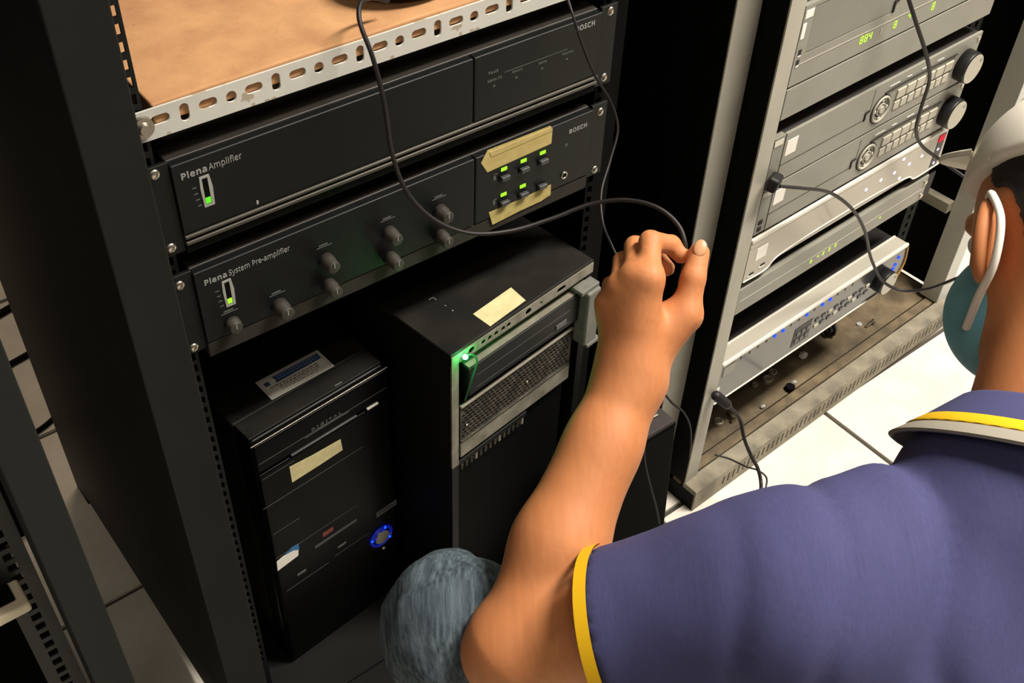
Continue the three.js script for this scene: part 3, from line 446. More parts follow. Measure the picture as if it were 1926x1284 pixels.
{ // recorder with the glossy plate and pink lights
  const y0 = -0.3825, h = 0.0665, t = inB('server_unit', 'pale grey rack unit with white top edge, pink-white lights and a red light', 'recorder', y0);
  obj('body', span(0.004, DW - 0.004, 0.012, h - 0.001, -0.32, -0.006), M.lid, t);
  const f = poly([[0, 0], [DX(0.075), 0], [DX(0.086), 0.0095], [DX(0.375), 0.0095], [DX(0.386), 0.001], [DW + 0.006, 0.001], [DW + 0.001, h - 0.008], [0, h - 0.008]]);
  obj('faceplate', metreUV(plate(f, 0.006).translate(0, 0, -0.006)), new THREE.MeshPhysicalMaterial({ color: 0xaaa497, roughness: 0.3, clearcoat: 0.3, clearcoatRoughness: 0.1 }), t);
  obj('top_edge', rb(0, DW + 0.001, h - 0.0085, h, -0.005, 0.0010, 0.003, 3), M.silver, t, 'bright white top edge');
  obj('bottom_edge', tube([V(0, 0.0006, 0), V(DX(0.074), 0.0006, 0), V(DX(0.087), 0.0098, 0), V(DX(0.374), 0.0098, 0), V(DX(0.387), 0.0014, 0), V(DW + 0.006, 0.0014, 0)], 0.0013, 6, 120), M.silver, t);
  for (const [a, y] of [[0.264, -0.3455], [0.296, -0.3440], [0.327, -0.3455], [0.346, -0.3625], [0.341, -0.3295], [0.361, -0.3455], [0.390, -0.3445]]) obj('indicator_light', cylZ(0.0024, 0.0026, 0.0012, DX(a), y - y0, 0.0004, 14), M.ledPink, t, 'pink-white light');
  obj('end_strip', rb(DX(0.4235), DX(0.4405), 0.004, h - 0.010, -0.002, 0.0006, 0.0005), M.knobDark, t); obj('indicator_light', rb(DX(0.4240), DX(0.4375), h - 0.0215, h - 0.0105, 0, 0.0012, 0.0005), M.ledRed, t, 'square red light');
  for (const [x, y] of [[0.430, 0.033], [0.431, 0.010]]) obj('indicator_light', cylZ(0.0022, 0.0022, 0.0014, DX(x), y, 0.0006, 12), M.ledPink, t);
  obj('sticker', rb(DX(0.0435), DX(0.0640), 0.0265, 0.0455, -0.0002, 0.0004, 0.0002), M.white, t); obj('lettering', [bar(0.030, 0.0022, DX(0.0450), 0.0525, 0.0003)], M.button, t);
  for (const [a, y] of [[0.038, 0.0075], [0.058, 0.0125]]) { const s = obj('socket', rb(DX(a), DX(a + 0.009), y - 0.002, y + 0.002, -0.001, 0.0003, 0.0003), M.groove, t); obj('socket_rim', bx(0.010, 0.0012, 0.0008, DX(a + 0.003), y - 0.0022, 0.0003), M.white, s); }
}
{ // slim switch
  const y0 = -0.4385, h = 0.0425, t = inB('network_switch', 'slim grey rack switch with a row of small yellow-green lights', 'network switch', y0);
  obj('body', span(0.004, DW - 0.01, 0.002, h - 0.001, -0.25, -0.006), M.lid, t); obj('faceplate', rb(0, DW - 0.006, 0, h, -0.01, -0.001, 0.0012), M.dvr, t); obj('trim_line', [bar(DW - 0.016, 0.0009, DW / 2 - 0.003, 0.0215, -0.0008)], M.button, t);
  for (const [a, y] of [[0.178, 0.0155], [0.1775, 0.0125], [0.192, 0.016], [0.204, 0.0168], [0.2035, 0.0135], [0.217, 0.0172], [0.2165, 0.014], [0.230, 0.0178], [0.2295, 0.0148], [0.33, 0.016]]) obj('indicator_light', bx(0.0032, 0.0022, 0.0006, DX(a), y, -0.0008), M.seg, t);
  for (const y of [0.010, 0.033]) obj('screw', cylZ(0.0032, 0.0036, 0.003, DX(0.4295), y, 0.0, 14), M.chrome, t);
  obj('ear', span(DW - 0.006, DW + 0.012, 0.002, h - 0.002, -0.004, -0.002), M.rackBlack, t);
}
{ // lowest recorder
  const y0 = -0.602, h = 0.077, t = inB('network_recorder', 'dark recorder with silver top edge, blue lights and jog wheel above the tray', 'recorder', y0);
  obj('body', span(0.004, DW, 0.002, h - 0.002, -0.32, -0.022), M.lid, t);
  obj('silver_top', rb(0, DW + 0.004, h - 0.004, h - 0.0005, -0.0235, -0.002, 0.001), std(0xa9a599, 0.45), t, 'silver strip along the top'); obj('top_ridge', rb(0, DW + 0.003, h - 0.003, h + 0.001, -0.0262, -0.0225, 0.0015), M.silver, t); obj('top_edge', rb(0, DW + 0.006, h - 0.007, h + 0.0002, -0.005, 0.0008, 0.003, 3), M.silver, t);
  const f = new THREE.Shape(); f.moveTo(0, 0); f.lineTo(DW - 0.02, 0); f.bezierCurveTo(DW + 0.012, 0.004, DW + 0.022, 0.03, DW + 0.006, h - 0.007); f.lineTo(0, h - 0.007); f.closePath();
  obj('faceplate', metreUV(plate(f, 0.02).translate(0, 0, -0.022)), new THREE.MeshPhysicalMaterial({ color: 0x3c3e41, roughness: 0.28, clearcoat: 0.5, clearcoatRoughness: 0.1 }), t);
  obj('bottom_edge', tube([V(0, 0.0002, -0.001), V(DW * 0.6, 0.0002, -0.001), V(DW - 0.022, 0.0004, -0.001)], 0.0014, 6, 40), M.silver, t);
  obj('end_trim', tube([V(DW - 0.02, 0.0006, -0.001), V(DW + 0.0015, 0.010, -0.001), V(DW + 0.0125, 0.035, -0.001), V(DW + 0.0065, h - 0.008, -0.001)], 0.0017, 6, 30), std(0xb98d4a, 0.4), t, 'amber edge around the rounded end');
  for (let i = 0; i < 16; i++) { const a = 0.052 + i * 0.0176, y = h - 0.0135; if ([5, 6, 9, 11, 12].includes(i)) obj('indicator_light', cylZ(0.0028, 0.003, 0.0014, DX(a), y, -0.0014, 14), M.ledBlue, t, 'blue light'); else obj('port_mark', bx(0.0022, 0.004, 0.0006, DX(a), y, -0.0018), M.knobDark, t); }
  for (const [a, y] of [[0.433, 0.056], [0.430, 0.043], [0.427, 0.036]]) obj('indicator_light', cylZ(0.0030, 0.003, 0.0014, DX(a), y, -0.0014, 14), M.ledBlue, t, 'blue light');
  for (let r = 0; r < 2; r++) for (let i = 0; i < 9; i++) obj('push_button', rb(DX(0.238 + i * 0.0150), DX(0.2470 + i * 0.0150), 0.0215 + r * 0.012, 0.0275 + r * 0.012, -0.003, -0.0004, 0.0008), (i + r) % 3 ? M.devBlack : M.button, t);
  obj('button_pad', rb(DX(0.190), DX(0.230), 0.010, 0.046, -0.003, -0.0012, 0.001), M.knobDark, t);
  for (const [i, j] of [[0, 0], [1, 0], [2, 0], [0, 1], [1, 1], [2, 1]]) obj('push_button', rb(DX(0.195 + i * 0.0115), DX(0.203 + i * 0.0115), 0.016 + j * 0.014, 0.024 + j * 0.014, -0.002, 0, 0.001), M.devBlack, t);
  jog(t, DX(0.392), 0.0365, 0.020, 0.016);
  obj('slot_cover', rb(DX(0.034), DX(0.06), h - 0.030, h - 0.012, -0.003, -0.0012, 0.001), M.dvr, t); obj('side_tag', bx(0.006, 0.024, 0.0006, DX(0.0315), 0.018, -0.0016), M.white, t);
}
// loose hardware on the tray
{
  const Yt = 0.034;
  const nuts = [[0.262, -0.064, 1.15, 'cage nut beside the tray edge, larger of a touching pair'], [0.281, -0.070, 1.0, 'cage nut touching the larger nut on the tray'], [0.238, -0.070, 0.7, 'small dark washer-like nut near the pair of nuts'], [0.131, -0.052, 1.1, 'loose nut by the foot of the left rack post']];
  for (const [a, n, s, lab] of nuts) { const p = bw(a, Yt, n), g = [cyl(0.0062 * s, 0.0068 * s, 0.005 * s, 6).translate(0, 0.0026 * s, 0), new THREE.TorusGeometry(0.0058 * s, 0.0018 * s, 6, 16).rotateX(Math.PI / 2).translate(0, 0.006 * s, 0)]; const o = obj('loose_nut', g, M.nut); o.position.copy(p); o.rotation.y = a * 40; tag(o, lab, 'nut', 'loose hardware on the tray'); }
  const bolts = [[0.510, -0.042, 'silver bolt lying on the tray under the row of buttons'], [0.598, -0.1, 'small bolt lying at the dark back of the tray'], [0.152, -0.040, 'bent silver bolt lying near the left rack post']];
  for (const [a, n, lab] of bolts) { const p = bw(a, Yt + 0.0048, n), g = [cyl(0.0048, 0.0048, 0.004, 6).rotateZ(Math.PI / 2), cyl(0.0024, 0.0024, 0.016, 10).rotateZ(Math.PI / 2).translate(0.009, -0.001, 0)]; const o = obj('loose_bolt', g, M.chrome); o.position.copy(p); o.rotation.y = 0.6 + a * 5; tag(o, lab, 'bolt', 'loose hardware on the tray'); }
  { const p = bw(0.352, Yt, -0.064), o = obj('paper_scrap', new THREE.DodecahedronGeometry(0.0075, 0).scale(1.3, 0.7, 0.9).translate(0, 0.0046, 0), M.white); o.position.copy(p); tag(o, 'white crumpled paper scrap below the lowest recorder', 'paper'); }
  { const p = bw(0.276, Yt, -0.030), o = obj('rubber_foot', [cyl(0.0075, 0.0085, 0.008, 16).translate(0, 0.004, 0)], M.black); o.position.copy(p); tag(o, 'black rubber foot lying on the tray', 'rubber foot'); const q = bw(0.291, Yt, -0.034), o2 = obj('plastic_chip', new THREE.DodecahedronGeometry(0.0055, 0).scale(1.2, 0.8, 0.8).translate(0, 0.0038, 0), M.bezelWhite); o2.position.copy(q); tag(o2, 'pale plastic chip beside the black rubber foot', 'chip'); }
  { const p = bw(0.428, Yt, -0.074), o = obj('cable_clamp', [new THREE.TorusGeometry(0.009, 0.003, 8, 20).translate(0, 0.012, 0), new THREE.TorusGeometry(0.009, 0.003, 8, 20).translate(0, 0.012, 0.008)], M.knobDark); o.position.copy(p); o.rotation.y = 0.9; tag(o, 'dark ribbed ring lying under the lowest recorder', 'ring'); }
  { const p = bw(0.49, Yt, -0.054), o = obj('screw_cap', cyl(0.0048, 0.0052, 0.003, 14).translate(0, 0.0016, 0), M.bezelWhite); o.position.copy(p); tag(o, 'pale round screw cap lying beside the silver bolt', 'cap'); const q = bw(0.212, Yt, -0.031), o2 = obj('plastic_chip', new THREE.DodecahedronGeometry(0.0042, 0).scale(1.2, 0.7, 0.8).translate(0, 0.003, 0), M.bezelWhite); o2.position.copy(q); tag(o2, 'tiny pale chip near the groove of the tray', 'chip'); }
}

// ---------------------------------------------------------------- cables
function cable(name, label, pts, r, m = M.cable) { const o = obj(name, [tube(pts, r, 8, 120)], m); return tag(o, label, 'cable'); }
cable('braided_cable', 'thick black cable looping from the shelf pouch past the amplifiers to the hand', [at(730, 2, 0.90), at(700, -4, 0.885), at(678, 6, 0.868), at(676, 38, 0.862), at(700, 105, 0.87), at(722, 190, 0.895), at(738, 290, 0.92), at(765, 360, 0.94), at(815, 412, 0.96), at(880, 438, 0.98), at(960, 434, 1.0), at(1040, 410, 1.01), at(1110, 384, 1.01), at(1180, 376, 1.0), at(1240, 392, 0.99), at(1277, 425, 0.985), at(1289, 460, 0.982), at(1287, 495, 0.99), at(1278, 535, 1.01)], 0.0020);
cable('thin_cable', 'thin black cable hanging beside the right amplifier screws down to the hand', [at(1062, -20, 0.99), at(1078, 30, 0.99), at(1092, 75, 1.0), at(1118, 140, 1.02), at(1150, 195, 1.05), at(1162, 240, 1.06), at(1148, 300, 1.06), at(1131, 360, 1.05), at(1133, 415, 1.04), at(1150, 460, 1.02), at(1168, 495, 1.015), at(1195, 530, 1.03)], 0.0013, M.cable);
cable('hanging_cable', 'dark cable hanging in front of the recorders beside the jog wheels', [at(1700, -30, 1.19), at(1722, 40, 1.23), at(1744, 110, 1.28), at(1748, 150, 1.32), at(1732, 205, 1.37), at(1723, 245, 1.41), at(1735, 275, 1.45), at(1775, 305, 1.48), at(1830, 345, 1.48), at(1868, 378, 1.45), at(1960, 430, 1.4)], 0.0024);
cable('plug_cable', 'dark cable plugged at the lower twin recorder drooping across the lights', [at(1466, 350, 1.258), at(1510, 354, 1.28), at(1560, 362, 1.33), at(1600, 390, 1.38), at(1625, 430, 1.44), at(1640, 490, 1.53), at(1662, 530, 1.57), at(1695, 546, 1.58), at(1740, 544, 1.56), at(1790, 527, 1.5), at(1835, 507, 1.45), at(1920, 470, 1.4)], 0.0022, M.cableGrey);
{ const o = obj('cable_plug', [new RoundedBoxGeometry(0.026, 0.018, 0.014, 2, 0.004)], M.cable); o.position.copy(at(1456, 343, 1.256)); o.rotation.set(0.2, 0.4, -0.3); tag(o, 'black moulded plug on the left strip of the lower twin recorder', 'plug'); }
cable('looped_cable', 'black cable plugged at the rack post foot looping over the vented plinth', [at(1356, 752, 1.49), at(1372, 764, 1.5), at(1392, 790, 1.52), at(1400, 825, 1.53), at(1412, 855, 1.54), at(1425, 880, 1.54), at(1431, 905, 1.54), at(1430, 925, 1.53), at(1415, 945, 1.545), at(1385, 966, 1.565), at(1350, 985, 1.585), at(1300, 1010, 1.57)], 0.0027);
cable('looped_cable_end', 'thinner dark cable curling back beside the vented plinth', [at(1345, 855, 1.545), at(1370, 862, 1.55), at(1405, 878, 1.56), at(1425, 884, 1.565), at(1441, 897, 1.56), at(1440, 918, 1.55), at(1428, 944, 1.565), at(1404, 972, 1.585)], 0.0014, M.cableGrey);
{ const o = obj('post_plug', [new THREE.CapsuleGeometry(0.0072, 0.02, 6, 14)], M.cable); o.position.copy(at(1357, 752, 1.488)); o.quaternion.setFromUnitVectors(V(0, 1, 0), at(1372, 764, 1.5).sub(at(1345, 742, 1.49)).normalize()); tag(o, 'black cable plug at the foot of the left recorder rack post', 'plug'); }
cable('thin_lead', 'thin lead curving across the grey rack post below the wrist', [at(1250, 690, 1.38), at(1249, 735, 1.39), at(1262, 755, 1.4), at(1285, 775, 1.41), at(1297, 800, 1.42), at(1299, 830, 1.43), at(1296, 860, 1.44)], 0.0016, M.cableGrey);
cable('thin_lead', 'thin lead hanging down the black case behind the forearm', [at(1222, 790, 1.31), at(1212, 835, 1.32), at(1213, 870, 1.33), at(1222, 910, 1.34), at(1233, 950, 1.36), at(1240, 985, 1.38)], 0.0013, M.cableGrey);
for (const [pts, r, lab] of [
  [[V(-0.62, 0.004, -0.66), V(-0.45, 0.004, -0.62), V(-0.30, 0.004, -0.60), V(-0.2, 0.004, -0.66)], 0.004, 'black cable lying on the lit floor behind the racks, nearest their backs'],
  [[V(-0.65, 0.005, -0.76), V(-0.40, 0.005, -0.755), V(-0.25, 0.005, -0.77), V(-0.1, 0.005, -0.82)], 0.005, 'black cable lying on the lit floor behind the racks, second from their backs'],
  [[V(-0.65, 0.006, -0.86), V(-0.40, 0.006, -0.87), V(-0.22, 0.006, -0.90), V(-0.05, 0.006, -0.98)], 0.006, 'thick black cable lying on the lit floor close to the back wall']]) cable('floor_cable', lab, pts, r, M.black);
{ // black bag on the floor between the racks and the technician
  const t = thing('equipment_case', 'black upright case with a brown-grey top standing on the floor behind the forearm', 'case', [0.262, 0, 0.115]);
  obj('case_body', plate(poly([[-0.075, 0.001], [0.046, 0.001], [0.022, 0.282], [-0.075, 0.282]]), 0.07, 0.003).translate(0, 0.003, -0.055), dull(0x030303, 0.7, 0.08), t); obj('case_top', rb(-0.077, 0.023, 0.286, 0.294, -0.056, 0.016, 0.002), std(0x30282b, 0.7), t);
  obj('case_latch', rb(0.0, 0.01, 0.294, 0.298, -0.01, 0.0, 0.001), M.steel, t);
}

// ---------------------------------------------------------------- the technician
function surfaceNet(sdf, mn, mx, cell, uvs = 1) {
  const nx = Math.ceil((mx.x - mn.x) / cell) + 1, ny = Math.ceil((mx.y - mn.y) / cell) + 1, nz = Math.ceil((mx.z - mn.z) / cell) + 1;
  const f = new Float32Array(nx * ny * nz), id = (i, j, k) => i + nx * (j + ny * k);
  for (let k = 0; k < nz; k++) for (let j = 0; j < ny; j++) for (let i = 0; i < nx; i++) f[id(i, j, k)] = sdf(mn.x + i * cell, mn.y + j * cell, mn.z + k * cell);
  const vi = new Int32Array(nx * ny * nz).fill(-1), P = [], I = [];
  for (let k = 0; k < nz - 1; k++) for (let j = 0; j < ny - 1; j++) for (let i = 0; i < nx - 1; i++) {
    let mask = 0, c = 0, sx = 0, sy = 0, sz = 0; const v = [];
    for (let q = 0; q < 8; q++) { const d = f[id(i + (q & 1), j + (q >> 1 & 1), k + (q >> 2))]; v.push(d); if (d < 0) mask |= 1 << q; }
    if (mask === 0 || mask === 255) continue;
    for (let a = 0; a < 8; a++) for (let e = 0; e < 3; e++) { const b = a | 1 << e; if (b === a) continue; if ((v[a] < 0) !== (v[b] < 0)) { const t = v[a] / (v[a] - v[b]); sx += (a & 1) + (e === 0 ? t : 0); sy += (a >> 1 & 1) + (e === 1 ? t : 0); sz += (a >> 2) + (e === 2 ? t : 0); c++; } }
    vi[id(i, j, k)] = P.length / 3; P.push(mn.x + (i + sx / c) * cell, mn.y + (j + sy / c) * cell, mn.z + (k + sz / c) * cell);
  }
  const quad = (a, b, c, d, flip) => { if (a < 0 || b < 0 || c < 0 || d < 0) return; flip ? I.push(a, c, b, a, d, c) : I.push(a, b, c, a, c, d); };
  for (let k = 1; k < nz - 1; k++) for (let j = 1; j < ny - 1; j++) for (let i = 1; i < nx - 1; i++) {
    const a = f[id(i, j, k)] < 0;
    if (a !== f[id(i + 1, j, k)] < 0) quad(vi[id(i, j - 1, k - 1)], vi[id(i, j, k - 1)], vi[id(i, j, k)], vi[id(i, j - 1, k)], !a);
    if (a !== f[id(i, j + 1, k)] < 0) quad(vi[id(i - 1, j, k - 1)], vi[id(i - 1, j, k)], vi[id(i, j, k)], vi[id(i, j, k - 1)], !a);
    if (a !== f[id(i, j, k + 1)] < 0) quad(vi[id(i - 1, j - 1, k)], vi[id(i, j - 1, k)], vi[id(i, j, k)], vi[id(i - 1, j, k)], !a);
  }
  const g = new THREE.BufferGeometry(); g.setAttribute('position', new THREE.Float32BufferAttribute(P, 3)); g.setIndex(I); g.computeVertexNormals();
  const uv = new Float32Array(P.length / 3 * 2); for (let i = 0; i < P.length / 3; i++) { uv[2 * i] = P[3 * i] + P[3 * i + 2] * 0.7; uv[2 * i + 1] = P[3 * i + 1] + P[3 * i + 2] * 0.4; } g.setAttribute('uv', new THREE.BufferAttribute(uv, 2));
  return g;
}
function cap(a, b, ra, rb_) { // tapered capsule distance
  const bx_ = b.x - a.x, by = b.y - a.y, bz = b.z - a.z, l2 = bx_ * bx_ + by * by + bz * bz || 1e-9;
  return (x, y, z) => { const px = x - a.x, py = y - a.y, pz = z - a.z, t = clamp((px * bx_ + py * by + pz * bz) / l2, 0, 1), dx = px - bx_ * t, dy = py - by * t, dz = pz - bz * t; return Math.sqrt(dx * dx + dy * dy + dz * dz) - (ra + (rb_ - ra) * t); };
}
function ell(c, ax, r) { // oriented ellipsoid, ax = [X,Y,Z] unit axes
  return (x, y, z) => { const px = x - c.x, py = y - c.y, pz = z - c.z; const u = (px * ax[0].x + py * ax[0].y + pz * ax[0].z) / r[0], v = (px * ax[1].x + py * ax[1].y + pz * ax[1].z) / r[1], w = (px * ax[2].x + py * ax[2].y + pz * ax[2].z) / r[2]; const k = Math.sqrt(u * u + v * v + w * w); return (k - 1) * Math.min(r[0], r[1], r[2]) * (k > 1 ? 1 : 1); };
}
const smin = (a, b, k) => { const h = Math.max(k - Math.abs(a - b), 0) / k; return Math.min(a, b) - h * h * k * 0.25; };
const blend = (list, k) => (x, y, z) => { let d = 1e9; for (const f of list) d = smin(d, f(x, y, z), k); return d; };
const bbox = (pts, pad) => { const b = new THREE.Box3().setFromPoints(pts).expandByScalar(pad); return [b.min, b.max]; };
{
  const person = thing('person', 'person in navy shirt with yellow trim, white cap and blue mask, holding a cable', 'person', [0.1, 0, 0.45]);
  const put = (name, g, m, label, parent) => { if (Array.isArray(g)) g = mergeGeometries(g.map(prep)); g.translate(-0.1, 0, -0.45); return obj(name, g, m, parent || person, label); };
  // joints
  const elbow = at(962, 1222, 0.935), wrist = at(1192, 712, 0.975), shoulder = at(1470, 1135, 0.86), neck = at(1945, 925, 0.9);
  const J = { };
  J.pelvis = V(0.22, 0.26, 0.62); J.chest = V(0.19, 0.42, 0.57);
  const hipL = V(0.13, 0.25, 0.58), hipR = V(0.31, 0.25, 0.62), kneeL = at(858, 1182, 1.005), kneeR = V(0.58, 0.40, 0.53), ankL = V(-0.09, 0.09, 0.335), ankR = V(0.57, 0.09, 0.68), toeL = V(-0.13, 0.035, 0.17), toeR = V(0.63, 0.035, 0.52);
  const shR = V(neck.x + (neck.x - shoulder.x) * 0.85, shoulder.y + 0.01, 0.58), elR = V(shR.x + 0.13, shR.y - 0.10, 0.68), wrR = V(kneeR.x + 0.02, kneeR.y + 0.075, 0.56);
  // head frame
  const hf = V(0.275, -0.711, -0.634).normalize(), hl = V(0.553, 0.66, -0.496).cross(hf).normalize(), hu = hf.clone().cross(hl).normalize(), hax = [hl, hu, hf];
  const earP = at(1858, 452, 0.93), head = earP.clone().addScaledVector(hl, -0.074);
  const hp = (l, u, f) => head.clone().addScaledVector(hl, l).addScaledVector(hu, u).addScaledVector(hf, f);
  // hand
  const P = (u, v, D) => at(u, v, D);
  const mcp = [P(1220, 524, 0.945), P(1194, 520, 0.950), P(1166, 540, 0.960), P(1146, 572, 0.972)];
  const fingers = [
    [mcp[0], P(1223, 454, 0.962), P(1262, 460, 0.984), P(1280, 480, 0.984), [0.0108, 0.0098, 0.0086, 0.0074]],
    [mcp[1], P(1195, 464, 0.985), P(1233, 484, 1.008), P(1254, 504, 1.002), [0.0108, 0.0098, 0.0088, 0.0076]],
    [mcp[2], P(1172, 492, 0.996), P(1206, 515, 1.018), P(1234, 528, 1.010), [0.0102, 0.0092, 0.0082, 0.0072]],
    [mcp[3], P(1150, 536, 1.0), P(1180, 552, 1.018), P(1204, 560, 1.010), [0.0092, 0.0082, 0.0074, 0.0065]]];
  const thumb = [P(1230, 668, 0.978), P(1288, 592, 0.972), P(1304, 522, 0.968), P(1315, 476, 0.972)];
  const palm = [cap(wrist, mcp[0], 0.021, 0.0125), cap(wrist, mcp[1], 0.021, 0.0122), cap(P(1182, 706, 0.982), mcp[2], 0.020, 0.0118), cap(P(1172, 700, 0.986), mcp[3], 0.019, 0.0112), cap(P(1210, 650, 0.972), thumb[1], 0.018, 0.0145), cap(P(1215, 615, 0.985), P(1258, 590, 0.978), 0.018, 0.011), cap(mcp[0], mcp[3], 0.010, 0.009), cap(P(1190, 600, 0.985), P(1160, 590, 0.99), 0.02, 0.018)];
  const palmF = blend(palm, 0.012);
  const chain = (c, r, k) => blend([cap(c[0], c[1], r[0], r[1]), cap(c[1], c[2], r[1], r[2]), cap(c[2], c[3], r[2], r[3])], k);
  const fF = fingers.map(q => chain(q, q[4], 0.003)), thF = chain(thumb, [0.0160, 0.0135, 0.0108, 0.0094], 0.004);
  const foreMid = wrist.clone().lerp(elbow, 0.62);
  const upMid = elbow.clone().lerp(shoulder, 0.5);
  const armL = blend([cap(wrist, wrist.clone().lerp(elbow, 0.25), 0.0262, 0.0282), cap(P(1178, 712, 0.985), foreMid, 0.0235, 0.0335), cap(wrist.clone().lerp(elbow, 0.25), foreMid, 0.0285, 0.0368), cap(foreMid, elbow, 0.0368, 0.0365), cap(elbow, upMid, 0.0385, 0.046), cap(elbow.clone().addScaledVector(at(935, 1250, 0.94).sub(elbow), 0.6), elbow, 0.024, 0.033)], 0.02);
  const tendon = (x, y, z) => 0;
  const handSDF = (x, y, z) => { let d = smin(palmF(x, y, z), armL(x, y, z), 0.022); d = smin(d, thF(x, y, z), 0.009); let ff = 1e9; for (const f of fF) ff = smin(ff, f(x, y, z), 0.0025); return smin(d, ff, 0.007); };
  // coarse body
  const neckF = cap(neck, hp(0, -0.045, -0.02), 0.068, 0.058);
  const torso = [ell(J.chest, [V(1, 0, 0), V(0, 1, 0), V(0, 0, 1)], [0.13, 0.14, 0.09]), cap(J.chest, J.pelvis, 0.1, 0.13), cap(shoulder, neck, 0.045, 0.055), cap(shR, neck, 0.045, 0.055), cap(hipL, hipR, 0.08, 0.08), cap(hipL, kneeL, 0.07, 0.045), cap(kneeL, ankL, 0.045, 0.03), cap(hipR, kneeR, 0.07, 0.045), cap(kneeR, ankR, 0.045, 0.03), cap(shR, elR, 0.045, 0.036), cap(elR, wrR, 0.036, 0.024), cap(elbow.clone().lerp(shoulder, 0.35), shoulder, 0.044, 0.05)];
  const torsoF = blend(torso, 0.04);
  const headF = blend([ell(hp(0, 0.035, -0.008), hax, [0.073, 0.095, 0.095]), ell(hp(0, -0.045, 0.032), hax, [0.055, 0.065, 0.062]), neckF], 0.03);
  const face = blend([cap(hp(0, 0.015, 0.096), hp(0, -0.022, 0.112), 0.008, 0.012), ell(hp(0, -0.095, 0.062), hax, [0.022, 0.018, 0.022]), cap(hp(-0.03, 0.035, 0.084), hp(0.03, 0.035, 0.084), 0.012, 0.012)], 0.01);
  const handR = [cap(wrR, wrR.clone().add(V(0.005, -0.02, -0.07)), 0.024, 0.026)]; for (let i = 0; i < 4; i++) { const b = wrR.clone().add(V(-0.025 + i * 0.018, -0.022, -0.075)); handR.push(cap(b, b.clone().add(V(0, -0.03, -0.035 - (i === 1 ? 0.006 : 0))), 0.009, 0.0075)); } handR.push(cap(wrR.clone().add(V(-0.015, -0.01, -0.025)), wrR.clone().add(V(-0.05, -0.02, -0.06)), 0.011, 0.009));
  const bodySDF = (x, y, z) => smin(torsoF(x, y, z), blendHand(x, y, z), 0.01); const hrF = blend(handR, 0.006); const blendHand = (x, y, z) => hrF(x, y, z);
  const headSDF = (x, y, z) => smin(headF(x, y, z), face(x, y, z), 0.012);
  // ears
  const earShape = s => { const g = new THREE.TorusGeometry(0.021, 0.0062, 10, 28).scale(0.78, 1.35, 1); const lobe = new THREE.SphereGeometry(0.010, 14, 10).scale(0.9, 1, 0.5).translate(-0.003, -0.027, 0), bowl = new THREE.SphereGeometry(0.019, 18, 12).scale(0.85, 1.4, 0.28).translate(0.0, 0, -0.004), inner = new THREE.TorusGeometry(0.011, 0.004, 8, 20, 4).scale(0.9, 1.3, 1).rotateZ(-1.2).translate(0.002, 0.002, 0.001); const m = new THREE.Matrix4().makeBasis(hf.clone().multiplyScalar(-s), hu, hl.clone().multiplyScalar(s)); const out = mergeGeometries([g, lobe, bowl, inner].map(prep)); if (s < 0) out.scale(1, 1, 1); out.rotateY(s > 0 ? -0.85 : 0.85); out.applyMatrix4(m); const p = hp(s * 0.084, -0.004, -0.012); return out.translate(p.x, p.y, p.z); };
  const armG = surfaceNet(handSDF, ...bbox([...fingers.flatMap(q => q.slice(0, 4)), ...thumb, wrist, elbow, upMid], 0.05), 0.003);
  const bodyG = surfaceNet(bodySDF, ...bbox([shoulder, shR, elR, wrR, neck, hipL, hipR, kneeL, kneeR, ankL, ankR], 0.13), 0.012);
  const headG = surfaceNet(headSDF, ...bbox([head, neck, hp(0, 0.1, 0)], 0.13), 0.005);
  put('body', [armG, bodyG, headG, earShape(1), earShape(-1)], M.skin, 'tan skin of head, arm and hand');
  { const n = new THREE.SphereGeometry(0.0062, 16, 10).scale(0.95, 1.3, 0.32); const dir = thumb[3].clone().sub(thumb[2]).normalize(), tow = CAM.clone().sub(thumb[3]).normalize(), sd = dir.clone().cross(tow).normalize(), nz = sd.clone().cross(dir).normalize(); n.applyMatrix4(new THREE.Matrix4().makeBasis(sd, dir, nz)); const p = thumb[3].clone().addScaledVector(nz, 0.0088).addScaledVector(dir, 0.002); put('thumbnail', n.translate(p.x, p.y, p.z), M.nail); }
  for (const s of [-1, 1]) { const p = hp(s * 0.031, 0.014, 0.074); put('eye', new THREE.SphereGeometry(0.0115, 16, 12).translate(p.x, p.y, p.z), M.white); const q = hp(s * 0.031, 0.014, 0.0825); put('iris', new THREE.SphereGeometry(0.0048, 12, 8).translate(q.x, q.y, q.z), M.hair); }
  // hair, cap, mask
  const skull = ell(hp(0, 0.035, -0.012), hax, [0.079, 0.101, 0.101]);
  const loc = (x, y, z) => { const d = V(x, y, z).sub(head); return [d.dot(hl), d.dot(hu), d.dot(hf)]; };
  put('hair', surfaceNet((x, y, z) => { const [l, u, f] = loc(x, y, z); const line = -0.055 + clamp((f + 0.045) * 2.2, 0, 0.12); const e = Math.hypot((l - 0.085) * 0.8, (u + 0.004) / 1.5, f + 0.008); return Math.max(skull(x, y, z) + (vnoise(x * 90, y * 90, z * 90) - 0.5) * 0.006, line - u, f - 0.055, 0.034 - e); }, ...bbox([head, hp(0, 0.08, 0)], 0.13), 0.005), M.hair, 'short black hair');
  const crown = ell(hp(0, 0.056, -0.008), hax, [0.086, 0.092, 0.106]);
  put('cap', surfaceNet((x, y, z) => { const [l, u, f] = loc(x, y, z); return Math.max(crown(x, y, z), 0.074 - 0.10 * (f + 0.1) - u); }, ...bbox([head, hp(0, 0.12, 0)], 0.14), 0.005), M.cap, 'white cap');
